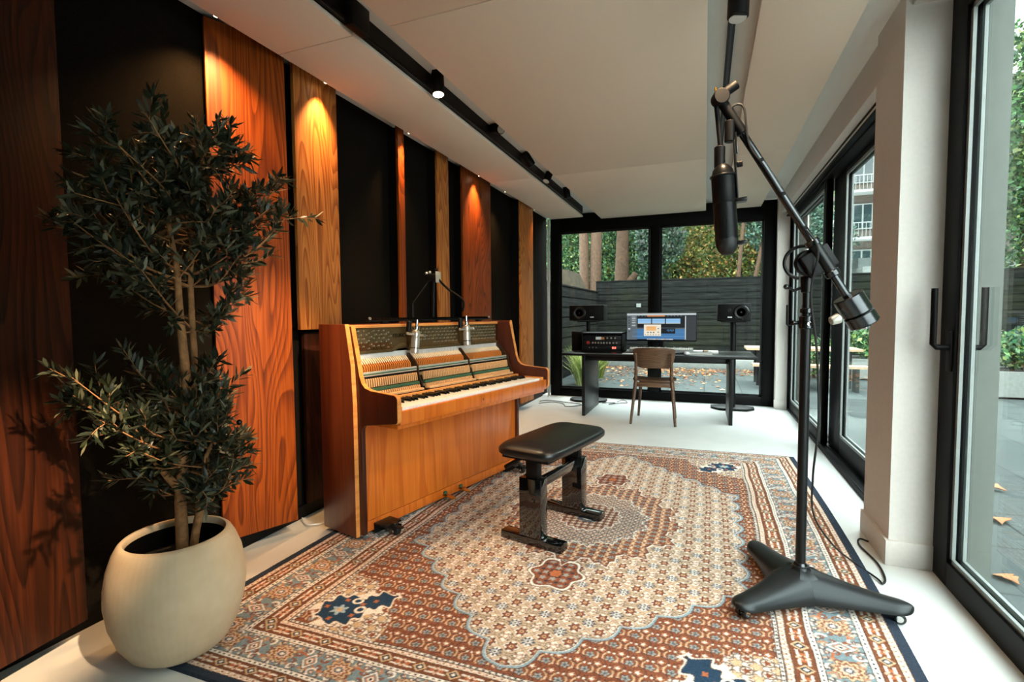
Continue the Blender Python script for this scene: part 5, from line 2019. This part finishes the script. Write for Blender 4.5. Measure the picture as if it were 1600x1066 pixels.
V, Q, Cc = scatter_leaves(1000, litter, (.05, .10), [lin(206, 148, 88), lin(184, 110, 60), lin(222, 176, 122), lin(140, 84, 54)], .75, .9)
V[:, 2] = np.clip(V[:, 2], GZ + .003, 9)
o = link('leaf_litter', fast_mesh('leaf_litter', V, Q, Cc, M['leaf']), kind='stuff')
tag(o, 'brown fallen leaves strewn over the garden paving', 'leaves')
for i, (x, y, rz, sc, lb) in enumerate(((1.62, 3.35, .4, 1.0, 'brown fallen leaf on the terrace, nearest the grey outer pillar'), (1.75, 3.95, 1.4, 1.1, 'brown curled fallen leaf in the middle of the terrace'),
                                    (2.1, 4.7, 2.6, 1.2, 'pale fallen leaf farthest out on the terrace'), (1.95, 4.9, .1, .8, 'small fallen leaf beside the pale one on the terrace'), (1.45, 3.1, 2.0, .8, 'small orange leaf beside the outer pillar on the terrace'))):
    b = MB()
    pts = [(0, 0), (.03, .02), (.05, .05), (.075, .035), (.085, .06), (.12, .05), (.15, 0), (.12, -.05), (.085, -.06), (.075, -.035), (.05, -.05), (.03, -.02)]
    n = len(pts)
    vs = [(a, c, .012 * sin(a * 30) + .014 + .6 * abs(c) * .3) for a, c in pts] + [(a, c, .012 * sin(a * 30) + .010 + .6 * abs(c) * .3) for a, c in pts] + [(.07, 0, .02), (.07, 0, .016)]
    fs = [(2 * n, k, (k + 1) % n) for k in range(n)] + [(2 * n + 1, n + (k + 1) % n, n + k) for k in range(n)] + [(k, n + k, n + (k + 1) % n, (k + 1) % n) for k in range(n)]
    b.add(vs, fs)
    o = b.build('fallen_leaf', M['dead_leaf'])
    o.location = (x, y, GZ + .001)
    o.rotation_euler = (0, 0, rz)
    o.scale = (sc,) * 3
    tag(o, lb, 'leaf', 'fallen leaves near the door')

# garden table and bench at the right
tb = thing('garden_table', 'pale wooden picnic table on dark legs outside the far window', 'garden table', (1.35, 10.5, GZ))
box((-.62, -.35, .66), (1.2, .35, .70)).build('tabletop', M['bench_wood'], tb)
for x in (-.45, 1.0):
    for y in (-.25, .25):
        box((x, y - .03, 0), (x + .05, y + .03, .66)).build('leg', M['black'], tb)
bn = thing('garden_bench', 'pale wooden bench in front of the picnic table', 'garden bench', (1.35, 9.85, GZ))
box((-.55, -.15, .40), (1.2, .15, .44)).build('seat', M['bench_wood'], bn)
for x in (-.42, 1.0):
    box((x, -.12, 0), (x + .05, .12, .40)).build('leg', M['black'], bn)
for x, y, r, h, lb, gr in ((2.1, 11.75, .4, .9, 'round green shrub right of the picnic table', GREENS),):
    garden_tree('shrub', lb, (x, y, GZ), [([(0, 0, 0), (0, 0, h * .6)], [.03, .02])], [(0, 0, h * .55, r, r, h * .45)], 900, (.05, .1), gr, 'shrub', 'garden shrubs')
# right garden: planter boxes with greenery, shed roof, apartment block, trees
for x, y, lx, ly, h, lb in ((3.3, 12.1, .7, .5, .42, 'low pale concrete planter by the far right of the terrace'), (4.55, 10.2, .6, .45, .42, 'long low concrete planter in front of the right fence')):
    o = thing('planter', lb, 'planter', (x, y, GZ), 0, 'concrete planters')
    e = box((-lx, -ly, 0), (lx, -ly + .05, h)).box((-lx, ly - .05, 0), (lx, ly, h)).box((-lx, -ly + .05, 0), (-lx + .05, ly - .05, h)).box((lx - .05, -ly + .05, 0), (lx, ly - .05, h)).box((-lx, -ly, 0), (lx, ly, .03))
    e.build('box', M['concrete'], o)
    box((-lx + .05, -ly + .05, .03), (lx - .05, ly - .05, h - .04)).build('soil', M['soil'], o)
    garden_tree('shrub', 'green leafy shrub in the ' + lb, (x, y, GZ + h - .04), [([(0, 0, 0), (0, 0, .3)], [.02, .015])], [(-lx * .3, 0, .36, lx * .6, ly * .9, .3), (lx * .3, 0, .38, lx * .6, ly * .9, .34)], 1500, (.06, .12), GREENS, 'shrub', 'garden shrubs')
o = thing('raised_bed', 'brown wooden raised bed beyond the near glass door', 'planter', (5.6, 11.9, GZ))
box((-.8, -.8, 0), (.8, .8, .8)).build('box', M['terracotta'], o, bevel=.01)
sh = thing('garden_shed', 'dark shed with white-edged flat roof behind the right fence', 'shed', (8.6, 22.5, GZ))
box((-3.3, -1.5, 0), (4.5, 2.5, 2.7)).build('shed_wall', M['fence'], sh, smooth=False)
box((-3.5, -1.8, 2.7), (4.7, 2.8, 2.92)).build('roof_edge', M['white_paint'], sh, smooth=False)
box((-3.3, -.4, 2.92), (4.5, 2.6, 3.35)).build('roof', M['roof_grey'], sh, smooth=False)
ls = thing('garden_shed', 'small weathered wooden shed behind the lower left fence and twin-trunk tree', 'shed', (-3.75, 12.4, GZ))
box((-.72, -.6, 0), (.72, .6, 1.9)).build('shed_wall', M['shed_wood'], ls, smooth=False)
MB().prism([(-.85, 1.9), (.85, 1.9), (.62, 2.42), (-.62, 2.42)], lambda a, b, t: (a, t, b), -.7, .7).build('roof', M['shed_wood'], ls, smooth=False)
# apartment block
ap = thing('apartment_building', 'brown brick apartment block with white windows and balconies beyond the garden', 'building', (10.5, 38, GZ))
box((-4.5, 0, 0), (9, 8, 15)).build('facade', M['brick'], ap, smooth=False)
for fl_ in range(5):
    z0 = .8 + fl_ * 2.9
    for k in range(6):
        x0 = -3.9 + k * 2.1
        f = box((x0, -.10, z0), (x0 + 1.1, .06, z0 + 1.6)).build('window', M['white_paint'], ap, smooth=False)
        box((x0 + .08, -.13, z0 + .08), (x0 + .5, -.09, z0 + 1.52)).box((x0 + .6, -.13, z0 + .08), (x0 + 1.02, -.09, z0 + 1.52)).build('pane', M['window_dark'], f, smooth=False)
    for x0 in (-2.3, 3.6):
        bcn = box((x0, -1.1, z0 - .75), (x0 + 2.6, 0, z0 - .6)).build('balcony', M['white_paint'], ap, smooth=False)
        rr = box((x0, -1.12, z0 + .25), (x0 + 2.6, -1.08, z0 + .3))
        for q in range(14):
            rr.box((x0 + q * .2, -1.11, z0 - .6), (x0 + q * .2 + .02, -1.09, z0 + .25))
        rr.build('railing', M['white_paint'], bcn, smooth=False)
for x, y, zc, r, lb in ((8.3, 18.4, 6.2, 2.8, 'tall green tree over the right fence, seen through the near door'),
                    (9.4, 13.2, 4.2, 2.0, 'leafy green tree close behind the right fence'), (9.6, 9.0, 4.6, 2.3, 'large green tree beside the terrace, right of the near door')):
    garden_tree('broadleaf_tree', lb, (x, y, GZ), [([(0, 0, 0), (.1, 0, 2.5), (0, 0, zc + 1)], [.2, .15, .08])],
                [(0, 0, zc, r, r * .8, 1.3), (.3, .2, zc + 1.8, r * .9, r * .8, 1.2), (-.4, 0, zc - 1.4, r * .8, r * .8, 1.2), (-.2, 0, zc - 2.8, r * .6, r * .6, .9)], 30000 if zc > 6 else 9000, (.09, .20), GREENS)
